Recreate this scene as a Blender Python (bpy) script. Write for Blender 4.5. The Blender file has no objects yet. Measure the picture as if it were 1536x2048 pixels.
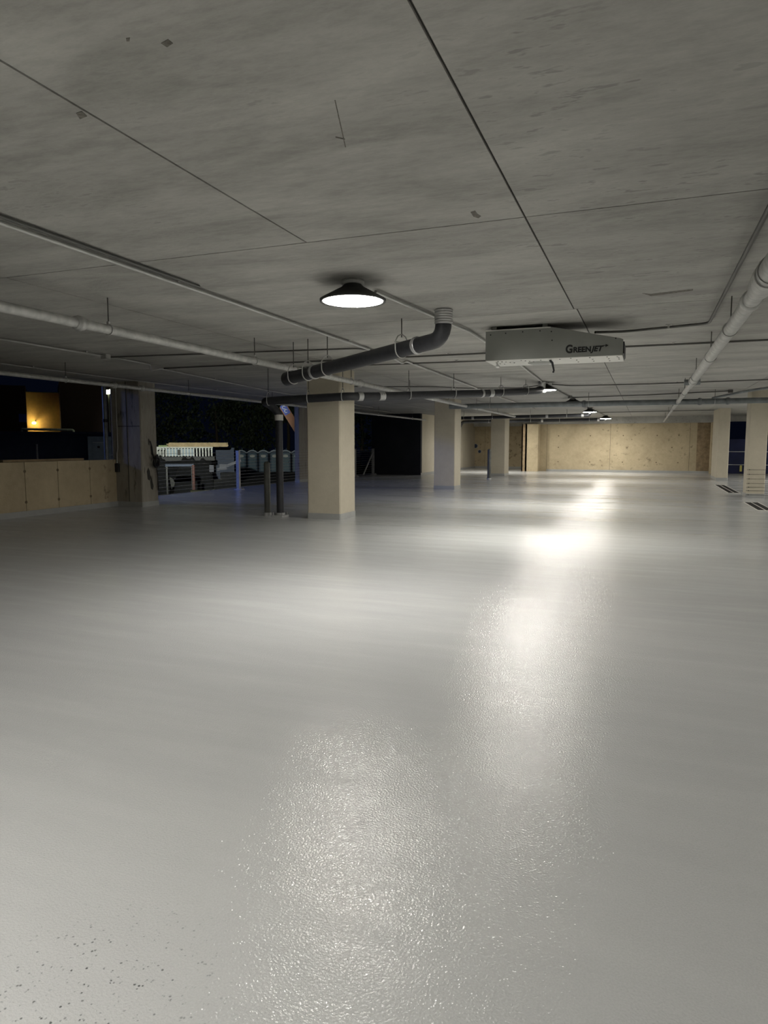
import bpy, math, random
from mathutils import Vector, Matrix

# ---------------------------------------------------------------- camera, world, exposure
S = bpy.context.scene
COL = S.collection
F_PX, PITCH, YAW, EYE = 1370.0, math.radians(5.63), math.radians(20.85), 1.40
cam_data = bpy.data.cameras.new('camera')
cam = bpy.data.objects.new('camera', cam_data)
COL.objects.link(cam)
cam.location = (0, 0, EYE)
cam.rotation_euler = (math.pi / 2 - PITCH, 0, YAW)
cam_data.sensor_fit = 'VERTICAL'
cam_data.sensor_height = 36.0
cam_data.lens = F_PX * 36.0 / 2048.0
cam_data.clip_end = 400
S.camera = cam
S.view_settings.view_transform = 'Standard'
S.view_settings.look = 'None'
S.view_settings.gamma = 1.0
S.view_settings.use_curve_mapping = False
S.view_settings.exposure = 0.10
S.cycles.use_denoising = True
S.cycles.max_bounces = 5
S.cycles.diffuse_bounces = 4
S.cycles.glossy_bounces = 3
S.cycles.caustics_reflective = False
S.cycles.caustics_refractive = False
S.cycles.use_adaptive_sampling = True
S.cycles.adaptive_threshold = 0.03
S.cycles.sample_clamp_indirect = 6.0

W = bpy.data.worlds.new('night_sky')
S.world = W
W.use_nodes = True
W.node_tree.nodes['Background'].inputs[0].default_value = (0.10, 0.16, 0.42, 1)
W.node_tree.nodes['Background'].inputs[1].default_value = 0.010

LAMP_L = 205.0          # radiance of the garage lamps' lenses
CEIL = 2.80
GROUND = -1.40
R = random.Random(7)


def at(px, py, d):
    """a place d metres in front of the photographer, seen at pixel px, py"""
    fw = Vector((-math.sin(YAW) * math.cos(PITCH), math.cos(YAW) * math.cos(PITCH), -math.sin(PITCH)))
    rt = Vector((math.cos(YAW), math.sin(YAW), 0))
    up = rt.cross(fw)
    return Vector((0, 0, EYE)) + fw * d + rt * ((px - 768) / F_PX * d) - up * ((py - 1024) / F_PX * d)


# ---------------------------------------------------------------- materials
def new_mat(name):
    m = bpy.data.materials.new(name)
    m.use_nodes = True
    nt = m.node_tree
    return m, nt, nt.nodes['Principled BSDF']


def plain(name, col, rough=0.6, metal=0.0, var=0.12, scale=6.0, bump=0.0, bscale=60.0):
    m, nt, b = new_mat(name)
    N, L = nt.nodes, nt.links
    geo = N.new('ShaderNodeNewGeometry')
    nz = N.new('ShaderNodeTexNoise')
    nz.inputs['Scale'].default_value = scale
    nz.inputs['Detail'].default_value = 4
    L.new(geo.outputs['Position'], nz.inputs['Vector'])
    rp = N.new('ShaderNodeMapRange')
    rp.inputs['From Min'].default_value = 0.3
    rp.inputs['From Max'].default_value = 0.7
    rp.inputs['To Min'].default_value = 1 - var
    rp.inputs['To Max'].default_value = 1 + var
    L.new(nz.outputs['Fac'], rp.inputs['Value'])
    mx = N.new('ShaderNodeVectorMath')
    mx.operation = 'SCALE'
    mx.inputs[0].default_value = col[:3]
    L.new(rp.outputs[0], mx.inputs['Scale'])
    L.new(mx.outputs[0], b.inputs['Base Color'])
    b.inputs['Roughness'].default_value = rough
    b.inputs['Metallic'].default_value = metal
    if bump:
        n2 = N.new('ShaderNodeTexNoise')
        n2.inputs['Scale'].default_value = bscale
        L.new(geo.outputs['Position'], n2.inputs['Vector'])
        bp = N.new('ShaderNodeBump')
        bp.inputs['Strength'].default_value = bump
        bp.inputs['Distance'].default_value = 0.01
        L.new(n2.outputs['Fac'], bp.inputs['Height'])
        L.new(bp.outputs[0], b.inputs['Normal'])
    return m


def emit(name, col, strength):
    m, nt, b = new_mat(name)
    b.inputs['Base Color'].default_value = (0.8, 0.8, 0.8, 1)
    b.inputs['Emission Color'].default_value = (*col, 1)
    b.inputs['Emission Strength'].default_value = strength
    return m


def concrete(name, base, dark, stretch=(1, 1, 1), pits=0.0, pit_scale=5.0, blotch=0.5, rough=0.85, panel=0.08, fine=1.0):
    """cast concrete: cloudy tone, streaks, scattered dark pits, a little tone of its own per panel"""
    m, nt, b = new_mat(name)
    N, L = nt.nodes, nt.links
    geo = N.new('ShaderNodeNewGeometry')
    mp = N.new('ShaderNodeMapping')
    mp.inputs['Scale'].default_value = stretch
    L.new(geo.outputs['Position'], mp.inputs['Vector'])

    def noise(scale, detail, vec=None, rough_=0.55, dist=0.0):
        n = N.new('ShaderNodeTexNoise')
        n.inputs['Scale'].default_value = scale
        n.inputs['Detail'].default_value = detail
        n.inputs['Roughness'].default_value = rough_
        n.inputs['Distortion'].default_value = dist
        L.new(vec or mp.outputs[0], n.inputs['Vector'])
        return n.outputs['Fac']

    def remap(v, a, b_, c, d):
        r = N.new('ShaderNodeMapRange')
        for k, x in zip(('From Min', 'From Max', 'To Min', 'To Max'), (a, b_, c, d)):
            r.inputs[k].default_value = x
        L.new(v, r.inputs['Value'])
        return r.outputs[0]

    def math_(op, a, c):
        q = N.new('ShaderNodeMath')
        q.operation = op
        for i, x in enumerate((a, c)):
            if isinstance(x, (int, float)):
                q.inputs[i].default_value = x
            else:
                L.new(x, q.inputs[i])
        return q.outputs[0]

    cloud = remap(noise(0.9, 4, dist=0.6), 0.35, 0.68, 0, 1)
    mott = remap(noise(7.0 * fine, 4, rough_=0.75), 0.3, 0.7, 0, 1)
    f = math_('ADD', math_('MULTIPLY', cloud, blotch), math_('MULTIPLY', mott, 1 - blotch))
    mix = N.new('ShaderNodeMix')
    mix.data_type = 'RGBA'
    mix.inputs['A'].default_value = (*dark, 1)
    mix.inputs['B'].default_value = (*base, 1)
    L.new(f, mix.inputs['Factor'])
    out = mix.outputs['Result']
    if pits:
        p1 = remap(noise(pit_scale, 3, rough_=0.65), 0.59, 0.66, 0, 1)
        reg = remap(noise(0.55, 2, geo.outputs['Position']), 0.45, 0.6, 0, 1)
        pf = math_('MULTIPLY', math_('MULTIPLY', p1, reg), pits)
        mx = N.new('ShaderNodeMix')
        mx.data_type = 'RGBA'
        L.new(pf, mx.inputs['Factor'])
        L.new(out, mx.inputs['A'])
        mx.inputs['B'].default_value = (dark[0] * .4, dark[1] * .4, dark[2] * .4, 1)
        out = mx.outputs['Result']
    oi = N.new('ShaderNodeObjectInfo')
    pr = remap(oi.outputs['Random'], 0, 1, 1 - panel, 1 + panel)
    sc = N.new('ShaderNodeVectorMath')
    sc.operation = 'SCALE'
    L.new(out, sc.inputs[0])
    L.new(pr, sc.inputs['Scale'])
    L.new(sc.outputs[0], b.inputs['Base Color'])
    b.inputs['Roughness'].default_value = rough
    bp = N.new('ShaderNodeBump')
    bp.inputs['Strength'].default_value = 0.25
    bp.inputs['Distance'].default_value = 0.01
    L.new(noise(35, 2, geo.outputs['Position']), bp.inputs['Height'])
    L.new(bp.outputs[0], b.inputs['Normal'])
    return m


def floor_material():
    m, nt, b = new_mat('grey_floor_coating')
    N, L = nt.nodes, nt.links
    geo = N.new('ShaderNodeNewGeometry')
    P = geo.outputs['Position']

    def noise(scale, detail, vec=P, r=0.5):
        n = N.new('ShaderNodeTexNoise')
        n.inputs['Scale'].default_value = scale
        n.inputs['Detail'].default_value = detail
        n.inputs['Roughness'].default_value = r
        L.new(vec, n.inputs['Vector'])
        return n.outputs['Fac']

    def remap(v, a, b_, c, d):
        q = N.new('ShaderNodeMapRange')
        for k, x in zip(('From Min', 'From Max', 'To Min', 'To Max'), (a, b_, c, d)):
            q.inputs[k].default_value = x
        L.new(v, q.inputs['Value'])
        return q.outputs[0]

    def mul(a, c):
        q = N.new('ShaderNodeMath')
        q.operation = 'MULTIPLY'
        L.new(a, q.inputs[0])
        if isinstance(c, (int, float)):
            q.inputs[1].default_value = c
        else:
            L.new(c, q.inputs[1])
        return q.outputs[0]

    def mix(fac, a, c):
        q = N.new('ShaderNodeMix')
        q.data_type = 'RGBA'
        L.new(fac, q.inputs['Factor'])
        for k, x in (('A', a), ('B', c)):
            if isinstance(x, tuple):
                q.inputs[k].default_value = (*x, 1)
            else:
                L.new(x, q.inputs[k])
        return q.outputs['Result']

    # roller lanes run across the garage
    mp = N.new('ShaderNodeMapping')
    mp.inputs['Scale'].default_value = (0.25, 1.4, 1)
    mp.inputs['Rotation'].default_value = (0, 0, 0.35)
    L.new(P, mp.inputs['Vector'])
    lanes = remap(noise(1.0, 5, mp.outputs[0], 0.6), 0.35, 0.65, 0, 1)
    col = mix(lanes, (0.475, 0.483, 0.482), (0.525, 0.533, 0.528))
    grain = remap(noise(170, 2), 0.4, 0.6, 0, 1)
    col = mix(mul(grain, 0.35), col, (0.42, 0.427, 0.425))
    # bare dark grit where the coat is thin, in one patch of the floor
    vd = N.new('ShaderNodeVectorMath')
    vd.operation = 'DISTANCE'
    L.new(P, vd.inputs[0])
    vd.inputs[1].default_value = (-1.28, 1.25, 0)
    patch = remap(vd.outputs['Value'], 0.12, 0.42, 1, 0)
    vo = N.new('ShaderNodeTexVoronoi')
    vo.inputs['Scale'].default_value = 75
    L.new(P, vo.inputs['Vector'])
    dots = remap(vo.outputs['Distance'], 0.18, 0.34, 1, 0)
    keep = remap(noise(30, 2), 0.52, 0.6, 0, 1)
    col = mix(mul(mul(mul(dots, keep), patch), 0.85), col, (0.03, 0.032, 0.03))
    L.new(col, b.inputs['Base Color'])
    rough = remap(lanes, 0, 1, 0.20, 0.10)
    L.new(rough, b.inputs['Roughness'])
    b.inputs['IOR'].default_value = 1.5
    mp2 = N.new('ShaderNodeMapping')
    mp2.inputs['Scale'].default_value = (0.7, 5.0, 1)
    mp2.inputs['Rotation'].default_value = (0, 0, 0.2)
    L.new(P, mp2.inputs['Vector'])
    L.new(remap(noise(1.0, 3, mp2.outputs[0], 0.65), 0.35, 0.65, 0.10, 0.28), b.inputs['Specular IOR Level'])
    b1 = N.new('ShaderNodeBump')
    b1.inputs['Strength'].default_value = 0.72
    b1.inputs['Distance'].default_value = 0.0030
    L.new(noise(125, 1.0), b1.inputs['Height'])
    L.new(b1.outputs[0], b.inputs['Normal'])
    return m


M = {
    'ceil': concrete('cast_ceiling_concrete', (0.47, 0.46, 0.425), (0.25, 0.245, 0.225), stretch=(0.8, 2.4, 1), pits=0.45, pit_scale=7.0, blotch=0.55, panel=0.06),
    'seam': plain('dark_joint', (0.05, 0.048, 0.042), 0.95),
    'scar': plain('dark_concrete_scar', (0.15, 0.14, 0.12), 0.95, var=0.4, scale=40),
    'wall': concrete('tan_wall_concrete', (0.56, 0.47, 0.31), (0.38, 0.31, 0.20), pits=0.7, pit_scale=4.0, blotch=0.6, panel=0.05),
    'col': concrete('column_concrete', (0.58, 0.53, 0.42), (0.48, 0.435, 0.34), blotch=0.6, panel=0.03),
    'stained': concrete('stained_column_concrete', (0.44, 0.41, 0.34), (0.24, 0.22, 0.18), stretch=(1.5, 1.5, .35), pits=0.8, pit_scale=5, blotch=0.6, panel=0.03),
    'hole': plain('rusty_tie_hole', (0.17, 0.13, 0.08), 0.9),
    'rust_shade': plain('brown_rust_and_gap_shade', (0.27, 0.20, 0.12), 0.9, var=0.3),  # rust run on the far wall; also paints the shaded niche gap
    'floor': floor_material(),
    'cove': plain('grey_cove_coating', (0.36, 0.365, 0.355), 0.32, var=0.06, bump=0.2),
    'lens': emit('lit_lamp_lens', (1.0, 0.965, 0.89), LAMP_L),
    'dimlens': emit('dimmed_lamp_lens', (1.0, 0.965, 0.90), LAMP_L * 0.66),  # emission lowered to keep column fronts and nearby floor darker
    'housing': plain('dark_lamp_housing', (0.035, 0.034, 0.032), 0.45, 0.3),
    'nub': plain('white_sensor_plastic', (0.75, 0.75, 0.72), 0.4),
    'galv': plain('galvanised_pipe', (0.42, 0.42, 0.40), 0.5, 0.35, var=0.18, scale=14),
    'cond': plain('galvanised_conduit', (0.46, 0.46, 0.44), 0.4, 0.55, var=0.1),
    'dcond': plain('dull_conduit', (0.12, 0.118, 0.11), 0.55, 0.5),
    'mainp': plain('dull_blue_grey_pipe', (0.17, 0.185, 0.19), 0.5, 0.3, var=0.2),
    'iron': plain('black_cast_iron', (0.022, 0.023, 0.027), 0.5, var=0.2, scale=20),
    'band': plain('stainless_coupling_band', (0.5, 0.5, 0.5), 0.35, 0.8),
    'strap': plain('galvanised_hanger', (0.5, 0.5, 0.48), 0.4, 0.6),
    'rod': plain('dark_threaded_rod', (0.09, 0.088, 0.08), 0.5, 0.6),
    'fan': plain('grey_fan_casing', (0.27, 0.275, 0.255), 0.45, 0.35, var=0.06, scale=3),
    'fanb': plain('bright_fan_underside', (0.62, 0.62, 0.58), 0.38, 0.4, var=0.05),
    'black': plain('black_print', (0.01, 0.01, 0.01), 0.5),
    'dark': plain('dark_metal', (0.03, 0.03, 0.032), 0.5, 0.4),
    'bollard': plain('weathered_bollard_steel', (0.11, 0.112, 0.10), 0.55, 0.3, var=0.25),
    'rail': plain('grey_rail_post', (0.45, 0.45, 0.44), 0.45, 0.4),
    'cable': plain('steel_cable', (0.5, 0.5, 0.5), 0.35, 0.6),
    'dcable': plain('dark_cable', (0.06, 0.058, 0.05), 0.5, 0.4),
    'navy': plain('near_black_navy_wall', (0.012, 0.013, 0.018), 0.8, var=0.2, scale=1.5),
    'blue': plain('blue_barrier_panel', (0.014, 0.022, 0.085), 0.7, var=0.2, scale=2),
    'white': plain('white_paint', (0.75, 0.76, 0.74), 0.5),
    'yellow': plain('yellow_plastic', (0.75, 0.68, 0.18), 0.5),
    'grate': plain('black_drain_grate', (0.035, 0.035, 0.032), 0.5, 0.4),
    'lipm': plain('pale_drain_frame', (0.62, 0.61, 0.57), 0.5),
    'wood': plain('raw_lumber', (0.62, 0.47, 0.28), 0.75, var=0.2, scale=4),
    'oldwood': plain('weathered_board', (0.30, 0.22, 0.13), 0.85, var=0.25),
    'asphalt': plain('yard_ground', (0.012, 0.012, 0.013), 1.0, var=0.3, bump=0.4, bscale=15),
    'leaf': plain('dark_leaves', (0.026, 0.040, 0.015), 0.6, var=0.4, scale=1.5),
    'bark': plain('bark', (0.06, 0.045, 0.03), 0.9),
    'trailer': plain('navy_siding', (0.03, 0.045, 0.09), 0.6),
    'pale': plain('pale_blue_grey_siding', (0.34, 0.42, 0.46), 0.6),
    'sheet': plain('pale_blue_sheet', (0.42, 0.52, 0.62), 0.6),
    'stucco': plain('yellow_stucco', (0.62, 0.45, 0.15), 0.85, var=0.08),
    'maroon': plain('maroon_wall', (0.03, 0.012, 0.013), 0.8),
    'eave': plain('green_eave_board', (0.38, 0.48, 0.22), 0.6),
    'potty': plain('teal_toilet_plastic', (0.045, 0.09, 0.16), 0.45),
    'pottydoor': plain('grey_teal_toilet_door', (0.12, 0.20, 0.27), 0.45),
    'pottyroof': plain('white_toilet_roof', (0.6, 0.68, 0.78), 0.5),
    'orange': plain('orange_boom_paint', (0.26, 0.085, 0.025), 0.5),
    'logo': plain('blue_emblem', (0.03, 0.07, 0.45), 0.5),
    'darkred': plain('dull_red_paint', (0.09, 0.04, 0.035), 0.7),
    'silver': plain('silver_grey_paint', (0.05, 0.052, 0.07), 0.7, 0.0),
    'crate': plain('pale_blue_crate', (0.14, 0.18, 0.36), 0.6),
    'tarp': plain('dark_tarp', (0.006, 0.0065, 0.008), 1.0, var=0.3, scale=5),
    'warmlamp': emit('warm_bulb', (1.0, 0.72, 0.32), 60),
    'floodlamp': emit('greenish_flood', (0.9, 1.0, 0.55), 25),
    'amber': emit('amber_bulb', (1.0, 0.42, 0.15), 10),
    'coollamp': emit('cool_flood', (0.75, 0.85, 1.0), 25),
}


# ---------------------------------------------------------------- mesh helpers
ORG = {}


class MB:
    """collects shapes in world coordinates; build() links them as ONE mesh object"""

    def __init__(self):
        self.v, self.f, self.s = [], [], []

    def add(self, vs, fs, smooth=False):
        n = len(self.v)
        self.v += [Vector(p) for p in vs]
        self.f += [[i + n for i in q] for q in fs]
        self.s += [smooth] * len(fs)
        return self

    def box(self, x0, x1, y0, y1, z0, z1):
        vs = [(x, y, z) for x in (x0, x1) for y in (y0, y1) for z in (z0, z1)]
        return self.add(vs, [(0, 1, 3, 2), (4, 6, 7, 5), (0, 4, 5, 1), (2, 3, 7, 6), (0, 2, 6, 4), (1, 5, 7, 3)])

    def obox(self, c, ax, ay, az):
        """box about centre c with half-axis vectors"""
        c, ax, ay, az = map(Vector, (c, ax, ay, az))
        vs = [c + ax * a + ay * b + az * d for a in (-1, 1) for b in (-1, 1) for d in (-1, 1)]
        return self.add(vs, [(0, 1, 3, 2), (4, 6, 7, 5), (0, 4, 5, 1), (2, 3, 7, 6), (0, 2, 6, 4), (1, 5, 7, 3)])

    def cbox(self, x0, x1, y0, y1, z0, z1, c=0.02):
        """upright box with chamfered vertical edges"""
        poly = [(x0 + c, y0), (x1 - c, y0), (x1, y0 + c), (x1, y1 - c), (x1 - c, y1), (x0 + c, y1), (x0, y1 - c), (x0, y0 + c)]
        return self.prism(poly, z0, z1)

    def prism(self, poly, z0, z1):
        n = len(poly)
        vs = [(x, y, z0) for x, y in poly] + [(x, y, z1) for x, y in poly]
        fs = [list(range(n))[::-1], list(range(n, 2 * n))] + [(i, (i + 1) % n, n + (i + 1) % n, n + i) for i in range(n)]
        return self.add(vs, fs)

    def tube(self, pts, r, seg=12, cap=True):
        pts = [Vector(p) for p in pts]
        rs = r if isinstance(r, (list, tuple)) else [r] * len(pts)
        vs, fs = [], []
        prev = None
        for i, p in enumerate(pts):
            a = pts[max(i - 1, 0)]
            b = pts[min(i + 1, len(pts) - 1)]
            t = (b - a)
            if i and i < len(pts) - 1:
                t = (p - a).normalized() + (b - p).normalized()
            t.normalize()
            if prev is None:
                up = Vector((0, 0, 1)) if abs(t.z) < 0.9 else Vector((1, 0, 0))
                u = up.cross(t).normalized()
            else:
                u = (prev - t * prev.dot(t)).normalized()
            w = t.cross(u)
            prev = u
            for k in range(seg):
                q = 2 * math.pi * k / seg
                vs.append(p + (u * math.cos(q) + w * math.sin(q)) * rs[i])
        for i in range(len(pts) - 1):
            for k in range(seg):
                k2 = (k + 1) % seg
                fs.append((i * seg + k, i * seg + k2, (i + 1) * seg + k2, (i + 1) * seg + k))
        self.add(vs, fs, True)
        if cap:
            n = len(pts) - 1
            self.add(vs[:seg], [list(range(seg))[::-1]])
            self.add(vs[n * seg:], [list(range(seg))])
        return self

    def lathe(self, c, prof, seg=28):
        """profile [(radius, z)] turned about the upright axis through c"""
        c = Vector(c)
        vs, fs = [], []
        for r_, z in prof:
            for k in range(seg):
                q = 2 * math.pi * k / seg
                vs.append(c + Vector((r_ * math.cos(q), r_ * math.sin(q), z)))
        for i in range(len(prof) - 1):
            for k in range(seg):
                k2 = (k + 1) % seg
                fs.append((i * seg + k, i * seg + k2, (i + 1) * seg + k2, (i + 1) * seg + k))
        return self.add(vs, fs, True)

    def ring(self, c, axis, r_, t, seg=20, a0=0.0, a1=2 * math.pi):
        """bent rod of thickness t about axis"""
        c, ax = Vector(c), Vector(axis).normalized()
        up = Vector((0, 0, 1)) if abs(ax.z) < 0.9 else Vector((1, 0, 0))
        u = ax.cross(up).normalized()
        w = u.cross(ax)
        pts = [c + (u * math.cos(a0 + (a1 - a0) * i / seg) + w * math.sin(a0 + (a1 - a0) * i / seg)) * r_ for i in range(seg + 1)]
        return self.tube(pts, t, 6)

    def build(self, name, mat, parent=None):
        lo = Vector((min(v.x for v in self.v), min(v.y for v in self.v), min(v.z for v in self.v)))
        hi = Vector((max(v.x for v in self.v), max(v.y for v in self.v), max(v.z for v in self.v)))
        o = Vector(((lo.x + hi.x) / 2, (lo.y + hi.y) / 2, lo.z))
        me = bpy.data.meshes.new(name)
        me.from_pydata([v - o for v in self.v], [], self.f)
        me.polygons.foreach_set('use_smooth', self.s)
        me.materials.append(M[mat] if isinstance(mat, str) else mat)
        me.update()
        ob = bpy.data.objects.new(name, me)
        COL.objects.link(ob)
        if parent is not None:
            ob.parent = parent
            ob.location = o - ORG[parent.name]
        else:
            ob.location = o
        ORG[ob.name] = o
        return ob


def share(src, name, origin, parent=None, rotz=0.0):
    """another object on the same mesh data"""
    ob = bpy.data.objects.new(name, src.data)
    COL.objects.link(ob)
    origin = Vector(origin)
    if parent is not None:
        ob.parent = parent
        ob.location = origin - ORG[parent.name]
    else:
        ob.location = origin
    ob.rotation_euler.z = rotz
    ORG[ob.name] = origin
    return ob


def thing(name, loc, label, cat, group=None):
    o = bpy.data.objects.new(name, None)
    o.empty_display_size = 0.1
    COL.objects.link(o)
    o.location = loc
    ORG[o.name] = Vector(loc)
    return tag(o, label, cat, group)


def tag(o, label, cat, group=None):
    o['label'] = label
    o['category'] = cat
    if group:
        o['group'] = group
    return o


def struct(o, label=None):
    o['kind'] = 'structure'
    if label:
        o['label'] = label
    return o


def arc(c, a, b, r_, n=6):
    """points of an elbow at corner c between directions a (incoming point) and b (outgoing point)"""
    c, a, b = Vector(c), Vector(a), Vector(b)
    d1, d2 = (a - c).normalized(), (b - c).normalized()
    p0, p2 = c + d1 * r_, c + d2 * r_
    return [p0 * (1 - t) ** 2 + c * 2 * t * (1 - t) + p2 * t * t for t in [i / n for i in range(n + 1)]]


def path(pts, r_):
    """round the inner corners of a polyline"""
    pts = [Vector(p) for p in pts]
    out = [pts[0]]
    for i in range(1, len(pts) - 1):
        out += arc(pts[i], pts[i - 1], pts[i + 1], r_)
    return out + [pts[-1]]


# ---------------------------------------------------------------- floor, ground, ceiling
FX0, FX1, FY0, FY1 = -12.45, 15.0, -12.0, 44.0
o = struct(MB().box(FX0, FX1, FY0, FY1, -0.25, 0.0).build('floor', 'floor'), 'wet-looking light grey coated parking floor')
o = struct(MB().box(-160, 80, -30, 190, GROUND - 0.2, GROUND).build('ground', 'asphalt'), 'dark yard ground outside the garage')

ceiling = struct(MB().box(-12.0, FX1, FY0, FY1, CEIL + 0.012, CEIL + 0.30).build('ceiling', 'seam'), 'grey cast concrete ceiling with board joints')
ys = [-12, -8, -4.9, -1.8, 1.3 - 0.0, 4.42, 7.52, 10.55, 13.35, 16.4, 19.5, 22.6, 25.7, 28.8, 31.9, 35.0, 38.1, 41.1, 44]
for j in range(len(ys) - 1):
    y0, y1 = ys[j], ys[j + 1]
    if y1 <= 4.5:
        xs = [-12.0, -8.2, -5.12, -2.26, -0.75, 2.3, 5.4, 8.5, 11.6, FX1]
    elif y1 <= 7.6:
        xs = [-12.0, -8.2, -5.10, -0.75, 2.3, 5.4, 8.5, 11.6, FX1]
    else:
        xs = [-12.0, -8.2, -5.10, -0.72, 2.3, 5.4, 8.5, 11.6, FX1]
    if y0 == 1.3:
        y0 = -1.8
    if y1 == 1.3:
        continue
    for i in range(len(xs) - 1):
        g = 0.0065
        MB().box(xs[i] + g, xs[i + 1] - g, y0 + g, y1 - g, CEIL, CEIL + 0.013).build('ceiling_panel', 'ceil', ceiling)

# chipped spots and scratches in the ceiling
def on_ceiling(px, py):
    r_ = at(px, py, 1.0) - Vector((0, 0, EYE))
    return Vector((0, 0, EYE)) + r_ * ((CEIL - EYE) / r_.z)
for pts in ([(941, 424), (950, 421), (955, 428), (962, 432), (957, 436), (947, 433)], [(669, 200), (671, 200), (692, 294), (690, 294)], [(671, 273), (690, 277), (690, 279), (671, 275)],
            [(1284, 586), (1302, 588), (1316, 586), (1386, 578), (1386, 581), (1318, 590), (1302, 592)], [(322, 86), (336, 78), (346, 86), (334, 94)], [(252, 76), (260, 75), (259, 82), (253, 82)], [(152, 226), (164, 222), (174, 232), (160, 238)]):
    w_ = [on_ceiling(*p) for p in pts]
    n_ = len(w_)
    MB().add([p - Vector((0, 0, 0.0015)) for p in w_] + [p + Vector((0, 0, 0.002)) for p in w_], [list(range(n_))] + [((i + 1) % n_, i, n_ + i, n_ + (i + 1) % n_) for i in range(n_)]).build('ceiling_scar', 'scar', ceiling)

# ---------------------------------------------------------------- walls
def panel_wall(name, label, axis, pos, thick, cuts, z0, z1, mat='wall', face=-1, gap=0.006):
    """a wall of cast panels with open joints; axis 'x': runs along x at y=pos, 'y': runs along y at x=pos; face = side it shows"""
    b = MB()
    t0, t1 = sorted((pos - face * 0.015, pos - face * thick))
    if axis == 'x':
        b.box(cuts[0], cuts[-1], t0, t1, z0, z1)
    else:
        b.box(t0, t1, cuts[0], cuts[-1], z0, z1)
    w = struct(b.build(name, 'seam'), label)
    p0, p1 = sorted((pos, pos - face * 0.016))
    for a, c in zip(cuts[:-1], cuts[1:]):
        q = MB()
        if axis == 'x':
            q.box(a + gap, c - gap, p0, p1, z0, z1)
        else:
            q.box(p0, p1, a + gap, c - gap, z0, z1)
        q.build('wall_panel', mat, w)
    return w


def holes(parent, axis, pos, face, spots, r_=0.035):
    """tie-rod holes: shallow rusty plugs, one part each"""
    first = None
    for a, z in spots:
        if first is None:
            if axis == 'x':
                first = MB().tube([(a, pos + face * 0.004, z), (a, pos - face * 0.01, z)], r_, 10).build('tie_hole', 'hole', parent)
            else:
                first = MB().tube([(pos + face * 0.004, a, z), (pos - face * 0.01, a, z)], r_, 10).build('tie_hole', 'hole', parent)
            off = ORG[first.name] - (Vector((a, pos, z)) if axis == 'x' else Vector((pos, a, z)))
        else:
            share(first, 'tie_hole', (Vector((a, pos, z)) if axis == 'x' else Vector((pos, a, z))) + off, parent)


# low parapet wall on the left, its top open to the night
WL = -11.25
wl = panel_wall('wall_left', 'low tan concrete parapet wall on the left', 'y', WL, 0.28, [-12, -8.6, -5.2, -2.0, 1.2, 4.3, 7.2, 9.95, 10.75, 11.62, 12.42], 0, 1.06, face=1)
holes(wl, 'y', WL, 1, [(y, z) for y in (7.2, 9.95, 10.75, 11.62) for z in (0.28, 0.88)], 0.03)
struct(MB().prism([(WL, -12), (WL + 0.03, -12), (WL + 0.03, 12.42), (WL, 12.42)], 0, 0.11).build('baseboard_left', 'cove'), 'grey coated upstand along the left parapet')

# far wall with its beam and pilasters
FW = 37.0
wf = panel_wall('wall_far', 'tan concrete wall closing the far end', 'x', FW, 0.4, [-6.0, -5.45, -4.9, -1.72, 2.0, 2.95, 3.5], 0, CEIL - 0.001)
sp = [(x, z) for x in (-4.3, -2.7, -1.1, 0.5, 1.5) for z in (0.5, 1.85)] + [(x, 1.25) for x in (-4.3, -0.9, 1.2)]
holes(wf, 'x', FW, -1, sp, 0.032)
struct(MB().box(-6.0, 3.5, FW - 0.28, FW + 0.05, 2.46, CEIL).build('trim_1', 'ceil'), 'grey beam along the head of the far wall')
struct(MB().box(-4.9, 2.95, FW - 0.03, FW, 0, 0.10).build('baseboard_far', 'cove'), 'grey coated upstand along the far wall')
for nm, x0, x1, yy, z1 in (('trim_2', -5.85, -5.25, 36.35, 2.46), ('trim_3', 2.9, 3.5, 36.4, 2.46)):
    struct(MB().cbox(x0, x1, yy, FW - 0.001, 0, z1, 0.015).build(nm, 'wall'), 'tan pilaster at the %s end of the far wall' % ('left' if x0 < 0 else 'right'))
tag(MB().box(-6.1, -5.86, 36.3, 36.36, 0, 2.46).box(-6.1, -6.04, 36.3, 36.6, 0, 2.46).box(-5.92, -5.86, 36.3, 36.6, 0, 2.46).build('shaded_gap_strip', 'rust_shade'),  # dark strip painting the shade of the gap into the niche
    'dark upright strip standing in for the shaded gap beside the left pilaster of the far wall', 'dark strip')
# rust-brown run at the right end of the far wall
MB().box(2.32, 2.9, FW - 0.004, FW + 0.001, 0.10, 2.46).build('rust_stain', 'rust_shade', wf)

# niche left of the far wall
wn = panel_wall('wall_niche', 'tan end wall of the niche with two dark round sleeves', 'x', 40.6, 0.3, [-9.9, -9.0, -8.2, -6.0], 0, CEIL - 0.001)
for px, py, rr in ((951.5, 892, 0.115), (959.5, 903, 0.085)):
    d = 38.0
    p = at(px, py, 1.0) - Vector((0, 0, EYE))
    p = Vector((0, 0, EYE)) + p * (40.6 / p.y)
    s = MB().tube([(p.x, 40.55, p.z), (p.x, 40.62, p.z)], rr, 16).build('pipe_sleeve', 'trailer', wn)
    MB().ring((p.x, 40.56, p.z), (0, 1, 0), rr + 0.012, 0.014, 20).build('sleeve_rim', 'galv', s)
struct(MB().box(-9.9, -6.0, 40.25, 40.59, 2.46, CEIL).build('trim_4', 'ceil'), 'grey beam along the head of the niche wall')
panel_wall('wall_niche_side', 'smooth cream side wall of the niche', 'y', -9.62, 0.2, [29.95, 33.5, 37.0, 40.6], 0, CEIL - 0.001, mat='col', face=1, gap=0.003)
struct(MB().box(-9.62, -9.595, 29.95, 40.58, 0, 0.10).build('baseboard_niche_side', 'cove'))
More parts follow.
